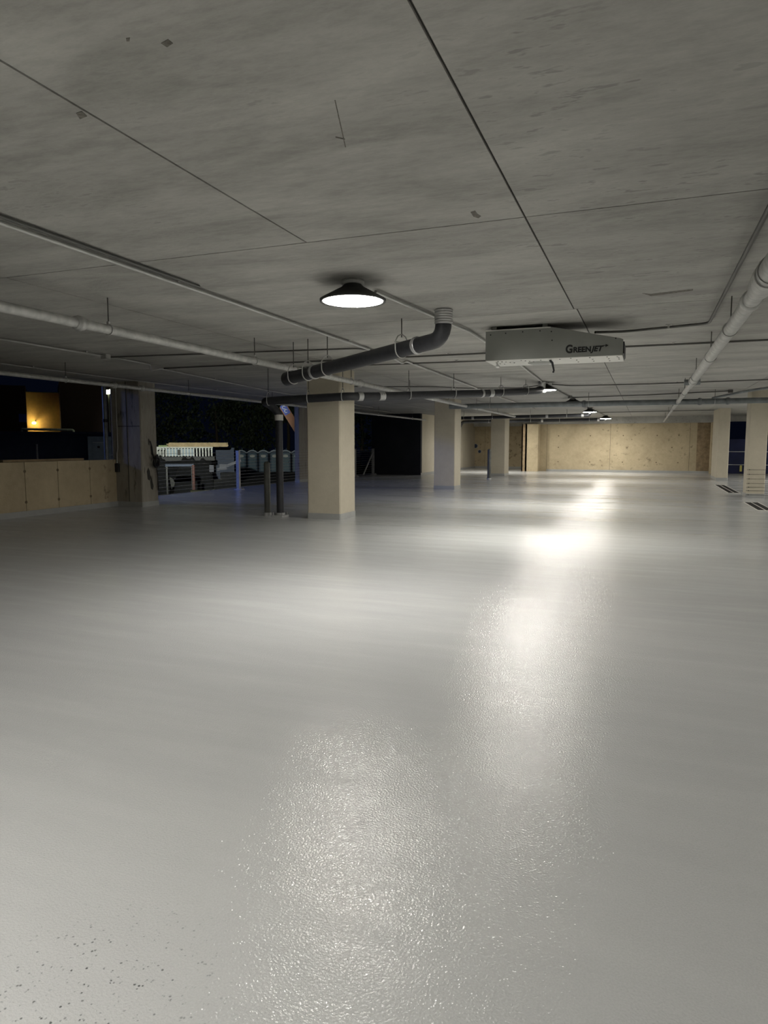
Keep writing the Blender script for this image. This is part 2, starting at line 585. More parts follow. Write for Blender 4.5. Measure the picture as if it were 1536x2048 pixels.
struct(MB().box(-9.59, -6.02, 40.575, 40.6, 0, 0.10).build('baseboard_niche', 'cove'))
struct(MB().box(-6.0, -5.7, 37.0, 40.6, 0, CEIL - 0.001).build('wall_niche_return', 'wall'))
# near-black wall behind the second column
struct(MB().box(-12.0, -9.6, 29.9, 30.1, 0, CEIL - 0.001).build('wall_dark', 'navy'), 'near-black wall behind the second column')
# the rest of the garage, out of the photograph
struct(MB().box(FX1, FX1 + 0.3, FY0, FY1, 0, CEIL).build('wall_right', 'wall'))
struct(MB().box(FX0, FX1, FY0 - 0.3, FY0, 0, CEIL).build('wall_back', 'wall'))
struct(MB().box(3.5, FX1, FW - 0.1, FW + 0.2, 2.50, CEIL).build('trim_5', 'ceil'), 'grey lintel over the blue barrier')

# ---------------------------------------------------------------- columns
def column(x0, x1, y0, y1, label, mat='col', base=0.11, c=0.02):
    t = thing('concrete_column', ((x0 + x1) / 2, (y0 + y1) / 2, 0), label, 'column', 'concrete columns')
    MB().cbox(x0, x1, y0, y1, 0, CEIL, c).build('shaft', mat, t)
    MB().cbox(x0 - 0.008, x1 + 0.008, y0 - 0.008, y1 + 0.008, 0, base, c).build('base_coating', 'cove', t)
    return t


column(-5.96, -5.28, 11.58, 12.28, 'nearest tan concrete column, beside the black standpipe')
column(-6.22, -5.55, 20.75, 21.50, 'second tan column of the left row, beside the near-black wall')
column(-6.50, -5.86, 30.45, 31.45, 'third tan column of the left row, with a bollard in front')
column(2.51, 2.94, 20.27, 20.95, 'right-hand tan column behind dark cables at the photo edge')
column(2.60, 3.00, 29.60, 32.0, 'slim tan column at the right end of the far wall')
column(2.60, 3.00, 8.6, 9.3, 'tan column of the right row out of view')
lc = column(-11.36, -10.53, 12.42, 12.96, 'stained broad concrete column at the end of the low parapet', 'stained')
MB().box(-10.91, -10.90, 12.412, 12.43, 0.11, CEIL).box(-11.15, -10.55, 12.412, 12.43, 1.80, 1.812).build('form_joint', 'seam', lc)
for yz in ([(12.60, .62), (12.66, .58), (12.70, .66), (12.68, .80), (12.63, .88), (12.58, .80)], [(12.70, .40), (12.76, .36), (12.79, .45), (12.74, .62), (12.70, .70), (12.68, .55)], [(12.74, 1.18), (12.79, 1.15), (12.80, 1.30), (12.76, 1.42), (12.73, 1.34)], [(12.66, 1.40), (12.69, 1.38), (12.70, 1.50), (12.66, 1.54)]):
    n_ = len(yz)
    MB().add([(-10.5275, y, z) for y, z in yz] + [(-10.531, y, z) for y, z in yz], [list(range(n_))] + [((i + 1) % n_, i, n_ + i, n_ + (i + 1) % n_) for i in range(n_)]).build('tar_stain', 'seam', lc)
column(-12.2, -12.0, 22.7, 23.5, 'bluish grey outer column behind the cable rail', 'stained')

# ---------------------------------------------------------------- garage lamps
def lamp(x, y, label, lens='lens'):
    t = thing('canopy_lamp', (x, y, CEIL - 0.19), label, 'ceiling lamp', 'round garage lamps')
    c = (x, y, 0)
    MB().lathe(c, [(0.0, CEIL), (0.10, CEIL), (0.10, CEIL - 0.035), (0.0, CEIL - 0.035)], 24).build('mounting_box', 'galv', t)
    MB().lathe(c, [(0.0, CEIL - 0.03), (0.075, CEIL - 0.035), (0.10, CEIL - 0.06), (0.285, CEIL - 0.16), (0.285, CEIL - 0.178), (0.262, CEIL - 0.178), (0.262, CEIL - 0.165), (0.0, CEIL - 0.15)], 36).build('housing', 'housing', t)
    MB().lathe(c, [(0.0, CEIL - 0.166), (0.258, CEIL - 0.166), (0.258, CEIL - 0.174), (0.20, CEIL - 0.181), (0.0, CEIL - 0.184)], 36).build('lens', lens, t)
    MB().lathe(c, [(0.035, CEIL - 0.182), (0.035, CEIL - 0.215), (0.02, CEIL - 0.228), (0.0, CEIL - 0.230)], 16).build('sensor', 'nub', t)
    return t


lamp(-2.40, 5.55, 'nearest round ceiling lamp, glaring white', 'dimlens')
lamp(-2.20, 16.0, 'second round ceiling lamp, beside the black drain elbow')
lamp(-2.05, 27.4, 'third round ceiling lamp, with a dark cone housing')
lamp(-1.85, 34.6, 'farthest round ceiling lamp, before the far wall')
lamp(-1.70, 10.25, 'round ceiling lamp hidden behind the jet fan')
lamp(-2.10, 21.4, "round ceiling lamp just behind the thick cross pipe", "dimlens")
lamp(-2.30, -0.6, 'round ceiling lamp overhead, left of the photographer')
lamp(-7.0, 34.2, 'round ceiling lamp of the niche, hidden behind the third column')
for y, w_ in ((-2.0, 'nearest'), (3.3, 'second'), (8.6, 'third'), (13.9, 'fourth'), (19.2, 'fifth'), (24.5, 'sixth'), (29.8, 'farthest')):  # unseen row; in-between lamps added to brighten the right floor and column faces
    lamp(6.4, y, w_ + ' round ceiling lamp of the bay right of the photo')

# ---------------------------------------------------------------- pipes
def hanger(parent, p, axis, r_, kind='ring'):
    """threaded rod from the ceiling and a strap around the pipe"""
    p = Vector(p)
    top = p.z + r_ + 0.03
    b = MB()
    ax = Vector(axis).normalized()
    if kind == 'ring':
        b.ring(p, ax, r_ + 0.006, 0.006, 20)
        b.box(p.x - 0.012, p.x + 0.012, p.y - 0.012, p.y + 0.012, p.z + r_, top)
    else:       # clevis: wide yoke above, round strap below
        side = ax.cross(Vector((0, 0, 1))).normalized()
        a = r_ + 0.008
        pts = [p + side * (a * math.cos(q)) + Vector((0, 0, a * math.sin(q))) for q in [math.pi * (1 + i / 10) for i in range(11)]]
        pts = [p - side * a + Vector((0, 0, a * 0.9))] + pts + [p + side * a + Vector((0, 0, a * 0.9))]
        b.tube(pts, 0.0075, 6)
        ym = p + Vector((0, 0, a + 0.075))
        b.tube([p - side * a + Vector((0, 0, a * 0.85)), p - side * a * 0.6 + Vector((0, 0, a + 0.05)), ym, p + side * a * 0.6 + Vector((0, 0, a + 0.05)), p + side * a + Vector((0, 0, a * 0.85))], 0.007, 6)
        b.tube([p - side * a + Vector((0, 0, a * 0.85)), p + side * a + Vector((0, 0, a * 0.85))], 0.004, 6)
        top = p.z + a + 0.05
    h = b.build('hanger', 'strap', parent)
    MB().tube([(p.x, p.y, top - 0.01), (p.x, p.y, CEIL)], 0.006, 6).build('rod', 'rod', h)
    return h


def band(parent, p, d, r_, length=0.12, ribs=5, mat='band'):
    """clamped coupling: sleeve with raised ribs"""
    p, d = Vector(p), Vector(d).normalized()
    n = ribs * 4
    pts, rs = [], []
    for i in range(n + 1):
        pts.append(p + d * (length * (i / n - 0.5)))
        rs.append(r_ + 0.006 + (0.006 if i % 4 in (1, 2) else 0.0))
    c = MB().tube(pts, rs, 18).build('coupling', mat, parent)
    return c


def lerp(a, b, t):
    return Vector(a) * (1 - t) + Vector(b) * t


def long_pipe(name, label, a, b, r_, mat, hang_t=(), coup_t=(), group=None, cat='pipe', kind='ring'):
    a, b = Vector(a), Vector(b)
    t = thing(name, lerp(a, b, 0.5), label, cat, group)
    MB().tube([a, b], r_, 16).build('pipe_run', mat, t)
    d = b - a
    for h in hang_t:
        hanger(t, lerp(a, b, h), d, r_, kind)
    for h in coup_t:
        p = lerp(a, b, h)
        dn = d.normalized()
        MB().tube([p - dn * 0.05, p - dn * 0.045, p - dn * 0.02, p - dn * 0.018, p + dn * 0.018, p + dn * 0.02, p + dn * 0.045, p + dn * 0.05],
                  [r_, r_ + 0.015, r_ + 0.015, r_ + 0.024, r_ + 0.024, r_ + 0.015, r_ + 0.015, r_], 16).build('coupling', mat, t)
    return t


def ty(y, y0, y1):
    return (y - y0) / (y1 - y0)


# left edge pipe along the opening
Y0, Y1 = -6.0, 34.0
long_pipe('sprinkler_pipe', 'pale thin pipe running along the open left edge', (-9.34, Y0, 2.5), (-9.36, 29.85, 2.5), 0.036, 'galv',
          [ty(y, Y0, 29.85) for y in (2, 5.5, 9.2, 12.6, 16.2, 20, 24, 28)], [ty(y, Y0, 29.85) for y in (10.35, 11.1, 19.0)], 'grey sprinkler pipes')
# middle pipe
t = long_pipe('sprinkler_pipe', 'pale pipe with hangers crossing the ceiling left of the lamps', (-4.86, Y0, 2.5), (-4.90, 27.4, 2.5), 0.045, 'galv',
              [ty(y, Y0, 27.4) for y in (1.0, 5.35, 8.0, 11.2, 14.4, 17.6, 20.8, 24.0)], [ty(4.98, Y0, 27.4), ty(11.6, Y0, 27.4)], 'grey sprinkler pipes')
# right-hand pipe, in stepped sizes
t = thing('sprinkler_pipe', (0.72, 15, 2.5), 'pale pipe stepping thinner along the right side of the ceiling', 'pipe', 'grey sprinkler pipes')
rp = lambda y: Vector((0.70 + 0.0014 * y, y, 2.49))
MB().tube([rp(-6), rp(5.15)], 0.085, 20).build('pipe_run', 'galv', t)
MB().tube([rp(5.10), rp(5.2), rp(5.55), rp(5.6)], [0.096, 0.096, 0.078, 0.072], 20).build('reducer', 'galv', t)
MB().tube([rp(5.5), rp(14.2)], 0.062, 18).build('pipe_run', 'galv', t)
MB().tube([rp(14.1), rp(22.5)], 0.048, 16).build('pipe_run', 'galv', t)
MB().tube([rp(22.4), rp(35.6)], 0.034, 14).build('pipe_run', 'galv', t)
for y, q in ((5.0, 0.085), (7.4, 0.062), (9.6, 0.062), (12.4, 0.062), (16.0, 0.048), (19.0, 0.048), (23.5, 0.034), (28.0, 0.034), (33, 0.034)):
    hanger(t, rp(y), (0, 1, 0), q)
for y, q in ((6.0, 0.062), (13.0, 0.062), (22.5, 0.048)):
    MB().tube([rp(y - .06), rp(y - .055), rp(y + .055), rp(y + .06)], [q, q + .014, q + .014, q], 16).build('coupling', 'galv', t)
MB().tube([rp(13.35) + Vector((-0.13, 0, 0)), rp(13.35) + Vector((0.13, 0, 0))], 0.05, 12).build('tee', 'mainp', t)
# transverse main
long_pipe('sprinkler_main', 'thick blue-grey pipe crossing the whole bay below the ceiling', (-5.4, 19.55, 2.5), (14.5, 19.55, 2.5), 0.072, 'mainp',
          [ty(x, -5.4, 14.5) for x in (-4.2, -1.5, 1.6, 4.5, 8, 12)], [ty(x, -5.4, 14.5) for x in (-1.62, 1.25, 1.9)], 'grey sprinkler pipes')
# branch leaving it at upper right
tag(MB().tube(path([(1.55, 19.55, 2.58), (2.2, 18.3, 2.66), (3.6, 16.0, 2.72), (6, 13.5, 2.74)], 0.3), 0.03, 12).build('branch_pipe', 'mainp'),
    'dull branch pipe slanting up from the thick cross pipe', 'pipe')


# ---------------------------------------------------------------- conduits
def conduit(label, pts, r_=0.013, mat='cond', straps=(), boxes=(), bend=0.06):
    pts = [Vector(p) for p in pts]
    t = thing('conduit', pts[0], label, 'conduit', 'electrical conduits')
    MB().tube(path(pts, bend), r_, 10).build('conduit_run', mat, t)
    for (x, y) in straps:
        MB().box(x - 0.035, x + 0.035, y - 0.035, y + 0.035, CEIL - 0.006, CEIL - 0.0005).box(x - 0.014, x + 0.014, y - 0.014, y + 0.014, pts[0].z + r_ - 0.006, CEIL - 0.004).build('strap', 'strap', t)
    for (x, y) in boxes:
        MB().cbox(x - 0.055, x + 0.055, y - 0.055, y + 0.055, CEIL - 0.075, CEIL - 0.0005, 0.01).build('junction_box', mat, t)
    return t


ZC = CEIL - 0.03
conduit('pale conduit crossing the ceiling from the left edge toward the lamps', [(-3.78, -6, ZC), (-3.80, 10.35, ZC), (-3.78, 10.75, ZC - 0.05), (-3.76, 10.9, ZC), (-4.02, 20, ZC), (-4.05, 27, ZC)], 0.017,
        straps=[(-3.79, 5.0), (-3.79, 8.6), (-3.86, 13.0), (-3.95, 16.5)], boxes=[])
conduit('thin dark conduit beside the pale one at upper left', [(-3.70, -6, ZC + 0.012), (-3.72, 5.2, ZC + 0.012)], 0.012, 'dcond')
conduit('pale wavy conduit near the left opening', [(-7.80, -4, ZC), (-7.95, 8.9, ZC), (-8.02, 9.75, ZC), (-8.25, 10.05, ZC - 0.06), (-8.3, 10.4, ZC), (-9.1, 15.6, ZC), (-9.6, 24.0, ZC)], 0.013,
        straps=[(-7.87, 5.2), (-7.91, 8.2), (-8.6, 12.5)], boxes=[(-7.93, 8.62)])
conduit('thin conduit following the left edge pipe', [(-10.3, 6.0, ZC), (-10.3, 8.4, ZC), (-10.35, 11.0, ZC), (-10.38, 11.5, ZC), (-10.25, 12.1, ZC - 0.01), (-10.3, 20, ZC), (-10.3, 29, ZC)], 0.010, straps=[(-10.3, 9.4), (-10.28, 15.0)])
conduit('conduit linking the row of round lamps', [(-2.33, 5.9, ZC), (-2.06, 8.3, ZC), (-2.08, 12.0, ZC), (-2.20, 15.7, ZC)], 0.015, 'cond')
conduit('dark conduit leaving the second lamp toward the far wall', [(-2.18, 16.3, ZC), (-2.10, 21.6, ZC), (-2.05, 27.1, ZC)], 0.014, 'dcond', boxes=[(-2.10, 20.6), (-2.10, 21.3)])
conduit('dark conduit between the two farthest lamps', [(-2.03, 27.7, ZC), (-1.86, 34.3, ZC)], 0.014, 'dcond')
conduit('dark conduit from the fan to the right-hand pipe', [(-0.62, 8.75, CEIL - 0.06), (-0.3, 9.02, ZC), (0.62, 8.75, ZC), (0.62, 5.0, ZC), (0.62, -6, ZC)], 0.016, 'dcond', straps=[(0.2, 8.87)], bend=0.12)
conduit('pale strip of conduit right of the fan crossing the ceiling', [(-8.2, 10.35, ZC), (-0.33, 10.4, ZC), (14, 10.35, ZC)], 0.014, 'dcond', straps=[(0.3, 10.4), (-4.6, 10.38), (-2.9, 10.39)])
conduit('thin dark conduit on the ceiling left of the fan', [(-8.0, 8.72, ZC), (-3.95, 9.2, ZC), (-3.78, 9.4, ZC)], 0.012, 'dcond')
conduit('thin conduit crossing the ceiling left of the fan casing', [(-6.2, 11.1, ZC), (-1.6, 11.35, ZC)], 0.012, 'dcond', straps=[(-3.0, 11.27)])
conduit('dark conduit running right from the second lamp', [(-2.05, 16.2, ZC), (-1.75, 16.75, ZC), (0.0, 16.9, ZC), (2.9, 16.6, ZC), (14, 16.5, ZC)], 0.014, 'dcond', straps=[(-1.0, 16.82), (0.6, 16.85)], bend=0.2)
conduit('dark conduit crossing left of the second lamp', [(-6.9, 15.0, ZC), (-4.75, 15.9, ZC), (-4.2, 16.6, ZC), (-2.9, 17.0, ZC), (-2.3, 16.3, ZC)], 0.013, 'dcond', straps=[(-5.2, 15.72)], bend=0.15)
conduit('dark conduit ending in a box before the thick cross pipe', [(-2.10, 21.0, ZC), (0.0, 20.6, ZC), (1.2, 20.1, ZC), (1.95, 19.85, ZC)], 0.016, 'dcond', boxes=[(1.98, 19.84)], straps=[(-0.6, 20.72)])
conduit('thin dark conduit crossing before the far wall', [(-1.9, 31.2, ZC), (2.5, 30.6, ZC)], 0.013, 'dcond')

# ---------------------------------------------------------------- black drain pipes
def drain(label, pts, r_, bend, bands=(), hangs=(), loc=None):
    pts = [Vector(p) for p in pts]
    t = thing('drain_pipe', loc or pts[-1], label, 'drain pipe', 'black cast-iron drain pipes')
    MB().tube(path(pts, bend), r_, 20).build('pipe_run', 'iron', t)
    for i, f_, ln, rb in bands:
        p = lerp(pts[i], pts[i + 1], f_)
        band(t, p, pts[i + 1] - pts[i], r_, ln, rb)
    for i, f_ in hangs:
        hanger(t, lerp(pts[i], pts[i + 1], f_), pts[i + 1] - pts[i], r_, 'clevis')
    return t


t = drain('black drain pipe slanting left from the ceiling above the lamp', [(-2.02, 7.05, CEIL), (-2.02, 7.05, 2.50), (-4.66, 8.57, 2.32)], 0.085, 0.17,
          bands=[(0, 0.26, 0.15, 6), (1, 0.135, 0.05, 2), (1, 0.80, 0.05, 2)], hangs=[(1, 0.22), (1, 0.70), (1, 0.85), (1, 0.97)], loc=(-2.02, 7.05, 2.4))
MB().tube([(-4.60, 8.535, 2.324), (-4.74, 8.616, 2.314), (-4.77, 8.633, 2.312)], [0.095, 0.095, 0.06], 18).build('end_cap', 'iron', t)
t = drain('black drain pipe running right past the head of the nearest column', [(-2.22, 15.75, CEIL), (-2.22, 15.75, 2.60), (-3.0, 14.2, 2.46), (-4.75, 11.85, 2.28), (-5.05, 11.40, 2.26), (-6.70, 11.25, 2.20), (-6.70, 11.62, 2.12), (-6.63, 11.72, 1.98)], 0.074, 0.14,
          bands=[(0, 0.4, 0.14, 5), (2, 0.02, 0.10, 4), (2, 0.10, 0.05, 2), (2, 0.93, 0.12, 4), (3, 0.5, 0.10, 4)], hangs=[(1, 0.35), (1, 0.85), (2, 0.35), (2, 0.72), (4, 0.05), (4, 0.45), (4, 0.93)], loc=(-4.7, 12, 2.3))
t = thing('standpipe', (-6.63, 11.72, 0), 'black standpipe rising from the floor beside the nearest column', 'drain pipe')
MB().tube([(-6.63, 11.72, 0.02), (-6.63, 11.72, 2.02)], 0.070, 20).build('pipe_run', 'iron', t)
MB().tube([(-6.63, 11.72, 1.86), (-6.63, 11.72, 1.97)], 0.082, 18).build('coupling', 'lipm', t)
MB().cbox(-6.76, -6.50, 11.59, 11.85, 0, 0.035, 0.02).tube([(-6.63, 11.72, 0.03), (-6.63, 11.72, 0.075)], 0.09, 18).build('floor_collar', 'cove', t)
for sx, sy in ((-1, -1), (1, -1), (1, 1), (-1, 1)):
    MB().tube([(-6.63 + sx * .1, 11.72 + sy * .1, 0.03), (-6.63 + sx * .1, 11.72 + sy * .1, 0.085)], 0.012, 8).build('bolt', 'band', t)
drain('far black drain pipe crossing behind the third lamp', [(-2.10, 28.2, CEIL), (-2.10, 28.2, 2.55), (-7.6, 28.2, 2.50), (-7.75, 28.2, 2.1)], 0.066, 0.12,
      bands=[(1, 0.05, 0.10, 3), (1, 0.3, 0.1, 3), (1, 0.85, 0.1, 3)], hangs=[(1, 0.16), (1, 0.42), (1, 0.7), (1, 0.92)], loc=(-4.3, 28.2, 2.4))
drain('farthest black drain pipe crossing before the far wall', [(-1.95, 35.5, CEIL), (-1.95, 35.5, 2.62), (-9.1, 35.5, 2.58), (-9.3, 35.5, 2.2)], 0.078, 0.12,
      bands=[(1, 0.04, 0.10, 3), (1, 0.42, 0.1, 3), (1, 0.72, 0.1, 3)], hangs=[(1, 0.1), (1, 0.3), (1, 0.5), (1, 0.8)], loc=(-4.4, 35.5, 2.4))

# ---------------------------------------------------------------- jet fan with its lettering
fan = thing('jet_fan', (-1.06, 8.56, 2.40), 'grey jet fan with bright underside and black lettering, hung under the ceiling', 'fan')
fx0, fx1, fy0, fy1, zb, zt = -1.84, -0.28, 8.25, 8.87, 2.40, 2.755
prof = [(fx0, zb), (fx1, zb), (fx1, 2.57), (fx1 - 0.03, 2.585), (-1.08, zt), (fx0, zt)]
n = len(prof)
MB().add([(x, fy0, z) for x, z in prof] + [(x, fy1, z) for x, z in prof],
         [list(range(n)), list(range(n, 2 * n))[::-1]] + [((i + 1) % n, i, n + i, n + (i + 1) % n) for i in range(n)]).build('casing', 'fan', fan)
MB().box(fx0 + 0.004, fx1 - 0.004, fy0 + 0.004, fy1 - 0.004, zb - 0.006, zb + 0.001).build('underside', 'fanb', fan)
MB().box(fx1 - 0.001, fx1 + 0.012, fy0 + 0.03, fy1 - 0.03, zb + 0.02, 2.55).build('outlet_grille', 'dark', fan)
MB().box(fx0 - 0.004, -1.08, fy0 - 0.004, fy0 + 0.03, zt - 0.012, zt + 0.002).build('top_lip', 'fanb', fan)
for x in (-1.75, -1.15):
    for y in (8.32, 8.80):
        MB().box(x - 0.03, x + 0.03, y - 0.02, y + 0.02, zt - 0.002, CEIL).build('mounting_bracket', 'fan', fan)
scr = MB()
for i, (x, y) in enumerate([(-1.70, 8.32), (-1.66, 8.36), (-1.62, 8.40), (-1.58, 8.46), (-1.54, 8.52), (-1.72, 8.55), (-1.68, 8.62), (-1.42, 8.31), (-1.38, 8.36), (-1.34, 8.42), (-1.30, 8.48), (-1.26, 8.54), (-1.2, 8.36), (-0.98, 8.36),
                            (-0.85, 8.30), (-0.80, 8.50), (-0.80, 8.70), (-0.64, 8.32), (-0.62, 8.5), (-0.62, 8.68), (-0.45, 8.32), (-0.44, 8.5), (-0.44, 8.70), (-0.34, 8.34), (-0.33, 8.46), (-0.33, 8.58)]):
    scr.tube([(x, y, zb - 0.010), (x, y, zb - 0.004)], 0.009, 8)
scr.build('underside_screws', 'black', fan)
scr = MB()
for x, z in ((-1.78, 2.70), (-1.60, 2.71), (-1.40, 2.715), (-1.2, 2.715), (-1.07, 2.70), (-1.06, 2.60), (-0.36, 2.585)):
    scr.tube([(x, fy0 - 0.004, z), (x, fy0 + 0.002, z)], 0.008, 8)
scr.build('casing_screws', 'dark', fan)
MB().lathe((-1.24, 8.62, 0), [(0.0, zb - 0.030), (0.10, zb - 0.028), (0.145, zb - 0.015), (0.155, zb - 0.004)], 28).build('inlet_guard', 'fan', fan)
MB().tube([(-1.10, 8.40, zb - 0.004), (-1.07, 8.40, zb - 0.04), (-1.05, 8.40, zb - 0.13), (-1.06, 8.40, zb - 0.155)], [0.012, 0.014, 0.010, 0.012], 8).build('latch_handle', 'dark', fan)
MB().tube([(-1.74, 8.40, zb - 0.004), (-1.72, 8.40, zb - 0.05)], 0.014, 8).lathe((-1.72, 8.40, 0), [(0.0, zb - 0.075), (0.022, zb - 0.07), (0.028, zb - 0.05), (0.0, zb - 0.04)], 12).build('sensor_knob', 'nub', fan)


def text_mesh(s, size, x, z, shear=0.0, off=0.0, sx=1.0):
    cu = bpy.data.curves.new('txt', 'FONT')
    cu.body = s
    cu.size = size
    cu.shear = shear
    cu.offset = off
    cu.extrude = 0.0015
    ob = bpy.data.objects.new('txt', cu)
    COL.objects.link(ob)
    bpy.context.view_layer.update()
    dg = bpy.context.evaluated_depsgraph_get()
    me = ob.evaluated_get(dg).to_mesh()
    vs = [(x + v.co.x * sx, fy0 - 0.0022 - v.co.z, z + v.co.y) for v in me.vertices]
    fs = [list(p.vertices) for p in me.polygons]
    w = max(v[0] for v in vs)
    ob.evaluated_get(dg).to_mesh_clear()
    bpy.data.objects.remove(ob)
    bpy.data.curves.remove(cu)
    return vs, fs, w


tx = MB()
vs, fs, w = text_mesh('G', 0.125, -0.905, 2.449, 0, 0.005, 0.88)
tx.add(vs, fs)
vs, fs, w = text_mesh('REEN', 0.082, w + 0.006, 2.452, 0, 0.0036, 1.02)
tx.add(vs, fs)
vs, fs, w = text_mesh('JET', 0.082, w + 0.006, 2.454, 0.28, 0.0036, 1.02)
tx.add(vs, fs)
zz = 2.454 + 0.058
tx.box(w - 0.012, w + 0.022, fy0 - 0.0035, fy0 + 0.001, zz - 0.004, zz + 0.004)
tx.add([(w + 0.018, fy0 - 0.0035, zz - 0.016), (w + 0.052, fy0 - 0.0035, zz), (w + 0.018, fy0 - 0.0035, zz + 0.016), (w + 0.018, fy0 + 0.001, zz - 0.016), (w + 0.052, fy0 + 0.001, zz), (w + 0.018, fy0 + 0.001, zz + 0.016)],
       [(0, 1, 2), (3, 5, 4), (0, 3, 4, 1), (1, 4, 5, 2), (2, 5, 3, 0)])
tx.build('lettering', 'black', fan)['label'] = 'black lettering GREENJET with a small arrow'

# ---------------------------------------------------------------- bollards
def bollard(x, y, h, label, r_=0.062):
    t = thing('bollard', (x, y, 0), label, 'bollard', 'steel bollards')
    MB().lathe((x, y, 0), [(r_, 0.0), (r_, h - 0.06), (r_ * 0.85, h - 0.02), (r_ * 0.5, h - 0.004), (0.0, h)], 20).build('post', 'bollard', t)
    MB().lathe((x, y, 0), [(r_ + 0.012, 0.0), (r_ + 0.012, 0.05), (r_ + 0.001, 0.06)], 20).build('floor_collar', 'cove', t)


bollard(-6.96, 11.80, 1.07, 'dark steel bollard left of the black standpipe')
bollard(-5.86, 27.25, 1.22, 'dark steel bollard before the third column', 0.075)

# ---------------------------------------------------------------- cable rail on the left edge
RX = -11.88
rail = thing('cable_railing', (RX, 22, 0), 'grey cable railing with posts along the open left edge', 'railing')
for y in (18.4, 27.6, 30.2 - 0.45):
    p = MB().box(RX - 0.05, RX + 0.05, y - 0.045, y + 0.045, 0.0, 1.20).box(RX - 0.055, RX + 0.055, y - 0.05, y + 0.05, 1.195, 1.21).build('post', 'rail', rail)
    MB().box(RX - 0.11, RX + 0.16, y - 0.09, y + 0.09, 0.0, 0.018).tube([(RX + 0.12, y - 0.05, 0.0), (RX + 0.12, y - 0.05, 0.06)], 0.015, 8).tube([(RX + 0.12, y + 0.05, 0.0), (RX + 0.12, y + 0.05, 0.06)], 0.015, 8).build('base_plate', 'rail', p)
for k in range(12):
    z = 0.075 + 0.098 * k
    MB().tube([(RX, 12.9, z), (RX, 30.0, z)], 0.0045, 6).build('cable', 'cable', rail)
MB().tube([(RX, 28.55, 0.03), (RX, 29.70, 1.02)], 0.035, 10).build('brace', 'rail', rail)

# dark cables strung right of the right-hand column
r2 = thing('cable_railing', (5, 20.2, 0), 'dark cables strung right from the right-hand column', 'railing')
for k, z in enumerate((0.08, 0.19, 0.28, 0.38, 0.50, 0.62, 0.74)):
    MB().tube([(2.50, 20.235, z), (11.5, 20.20, z + 0.02)], 0.005, 6).build('cable', 'dcable', r2)
    MB().tube([(2.56, 20.228, z), (2.56, 20.27, z)], 0.012, 8).build('anchor', 'dcable', r2)
MB().box(11.45, 11.55, 20.15, 20.25, 0, 0.95).build('post', 'rail', r2)

# ---------------------------------------------------------------- trench drains
def trench(x, y0, y1, label):
    t = thing('trench_drain', (x, (y0 + y1) / 2, 0), label, 'drain', 'trench drains')
    MB().box(x - 0.17, x - 0.145, y0, y1, 0, 0.012).box(x + 0.145, x + 0.17, y0, y1, 0, 0.012).box(x - 0.17, x + 0.17, y0 - 0.025, y0, 0, 0.012).box(x - 0.17, x + 0.17, y1, y1 + 0.025, 0, 0.012).build('frame', 'lipm', t)
    for xx in (x - 0.075, x + 0.075):
        MB().box(xx - 0.066, xx + 0.066, y0 + 0.005, y1 - 0.005, 0, 0.006).build('grate_bed', 'black', t)
        nb = int((y1 - y0) / 0.12)
        g = MB()
        for i in range(nb):
            yy = y0 + (i + 0.5) * (y1 - y0) / nb
            g.box(xx - 0.066, xx + 0.066, yy - 0.02, yy + 0.02, 0.004, 0.010)
        g.build('grate_bars', 'grate', t)
    MB().box(x - 0.01, x + 0.01, y0, y1, 0, 0.011).build('centre_bar', 'lipm', t)


trench(2.42, 22.0, 26.2, 'black floor drain grate between the two right-hand columns')
trench(2.42, 16.4, 18.6, 'black floor drain grate at the right edge of the photo')

# ---------------------------------------------------------------- blue barrier in the right opening
bb = thing('barrier', (6, 37.2, 0), 'dark blue panel barrier seen between the right-hand columns', 'barrier')
zs = [0.0, 0.42, 1.05, 1.66]
for k in range(3):
    for x0 in (3.5, 6.4, 9.3, 12.2):
        MB().box(x0, min(x0 + 2.88, 14.98), 37.15, 37.25, zs[k] + 0.006, zs[k + 1] - 0.006).build('panel', 'blue', bb)
for z in (0.42, 1.05):
    MB().box(3.5, 14.98, 37.13, 37.16, z - 0.012, z + 0.012).build('white_stripe', 'white', bb)
tag(MB().cbox(4.26, 4.36, 37.06, 37.10, 0.10, 0.38, 0.01).tube([(4.31, 37.08, 0.37), (4.31, 37.135, 0.425)], 0.012, 6).build('caution_tag', 'yellow'), 'yellow tag hanging on the blue barrier', 'tag')
cm = MB()
for k in range(9):
    cm.ring((4.55, 37.3, 1.75 + 0.09 * k), (1, 0, 0) if k % 2 else (0, 1, 0), 0.05, 0.010, 10)
cm.tube([(4.55, 37.3, 2.5), (4.55, 37.12, 2.55)], 0.01, 6)
tag(cm.build('chain', 'white'), 'pale chain hanging in the dark opening above the blue barrier', 'chain')

# ---------------------------------------------------------------- small things on the left wall and column
tag(MB().obox((-11.42, 10.55, 1.085), (0.09, 0, 0), (0, 1.0, 0), (0, 0, 0.022)).build('wooden_board', 'oldwood'), 'weathered board lying on top of the low parapet', 'board')
t = thing('downspout', (-11.43, 12.36, 1.06), 'bluish grey downspout left of the broad stained column', 'downspout')
MB().tube([(-11.43, 12.33, 1.06), (-11.43, 12.33, CEIL)], 0.05, 14).build('pipe_run', 'mainp', t)
MB().tube([(-11.43, 12.33, 1.9), (-11.43, 12.33, 1.97)], 0.06, 14).build('coupling', 'dark', t)
t = thing('wall_conduit', (-11.20, 12.4, 0.78), 'conduit dropping to a dark box on the stained column', 'conduit')
MB().tube(path([(-11.17, 12.40, CEIL), (-11.17, 12.40, 1.3), (-11.20, 12.40, 1.2), (-11.20, 12.40, 0.98)], 0.04), 0.012, 8).build('conduit_run', 'cond', t)
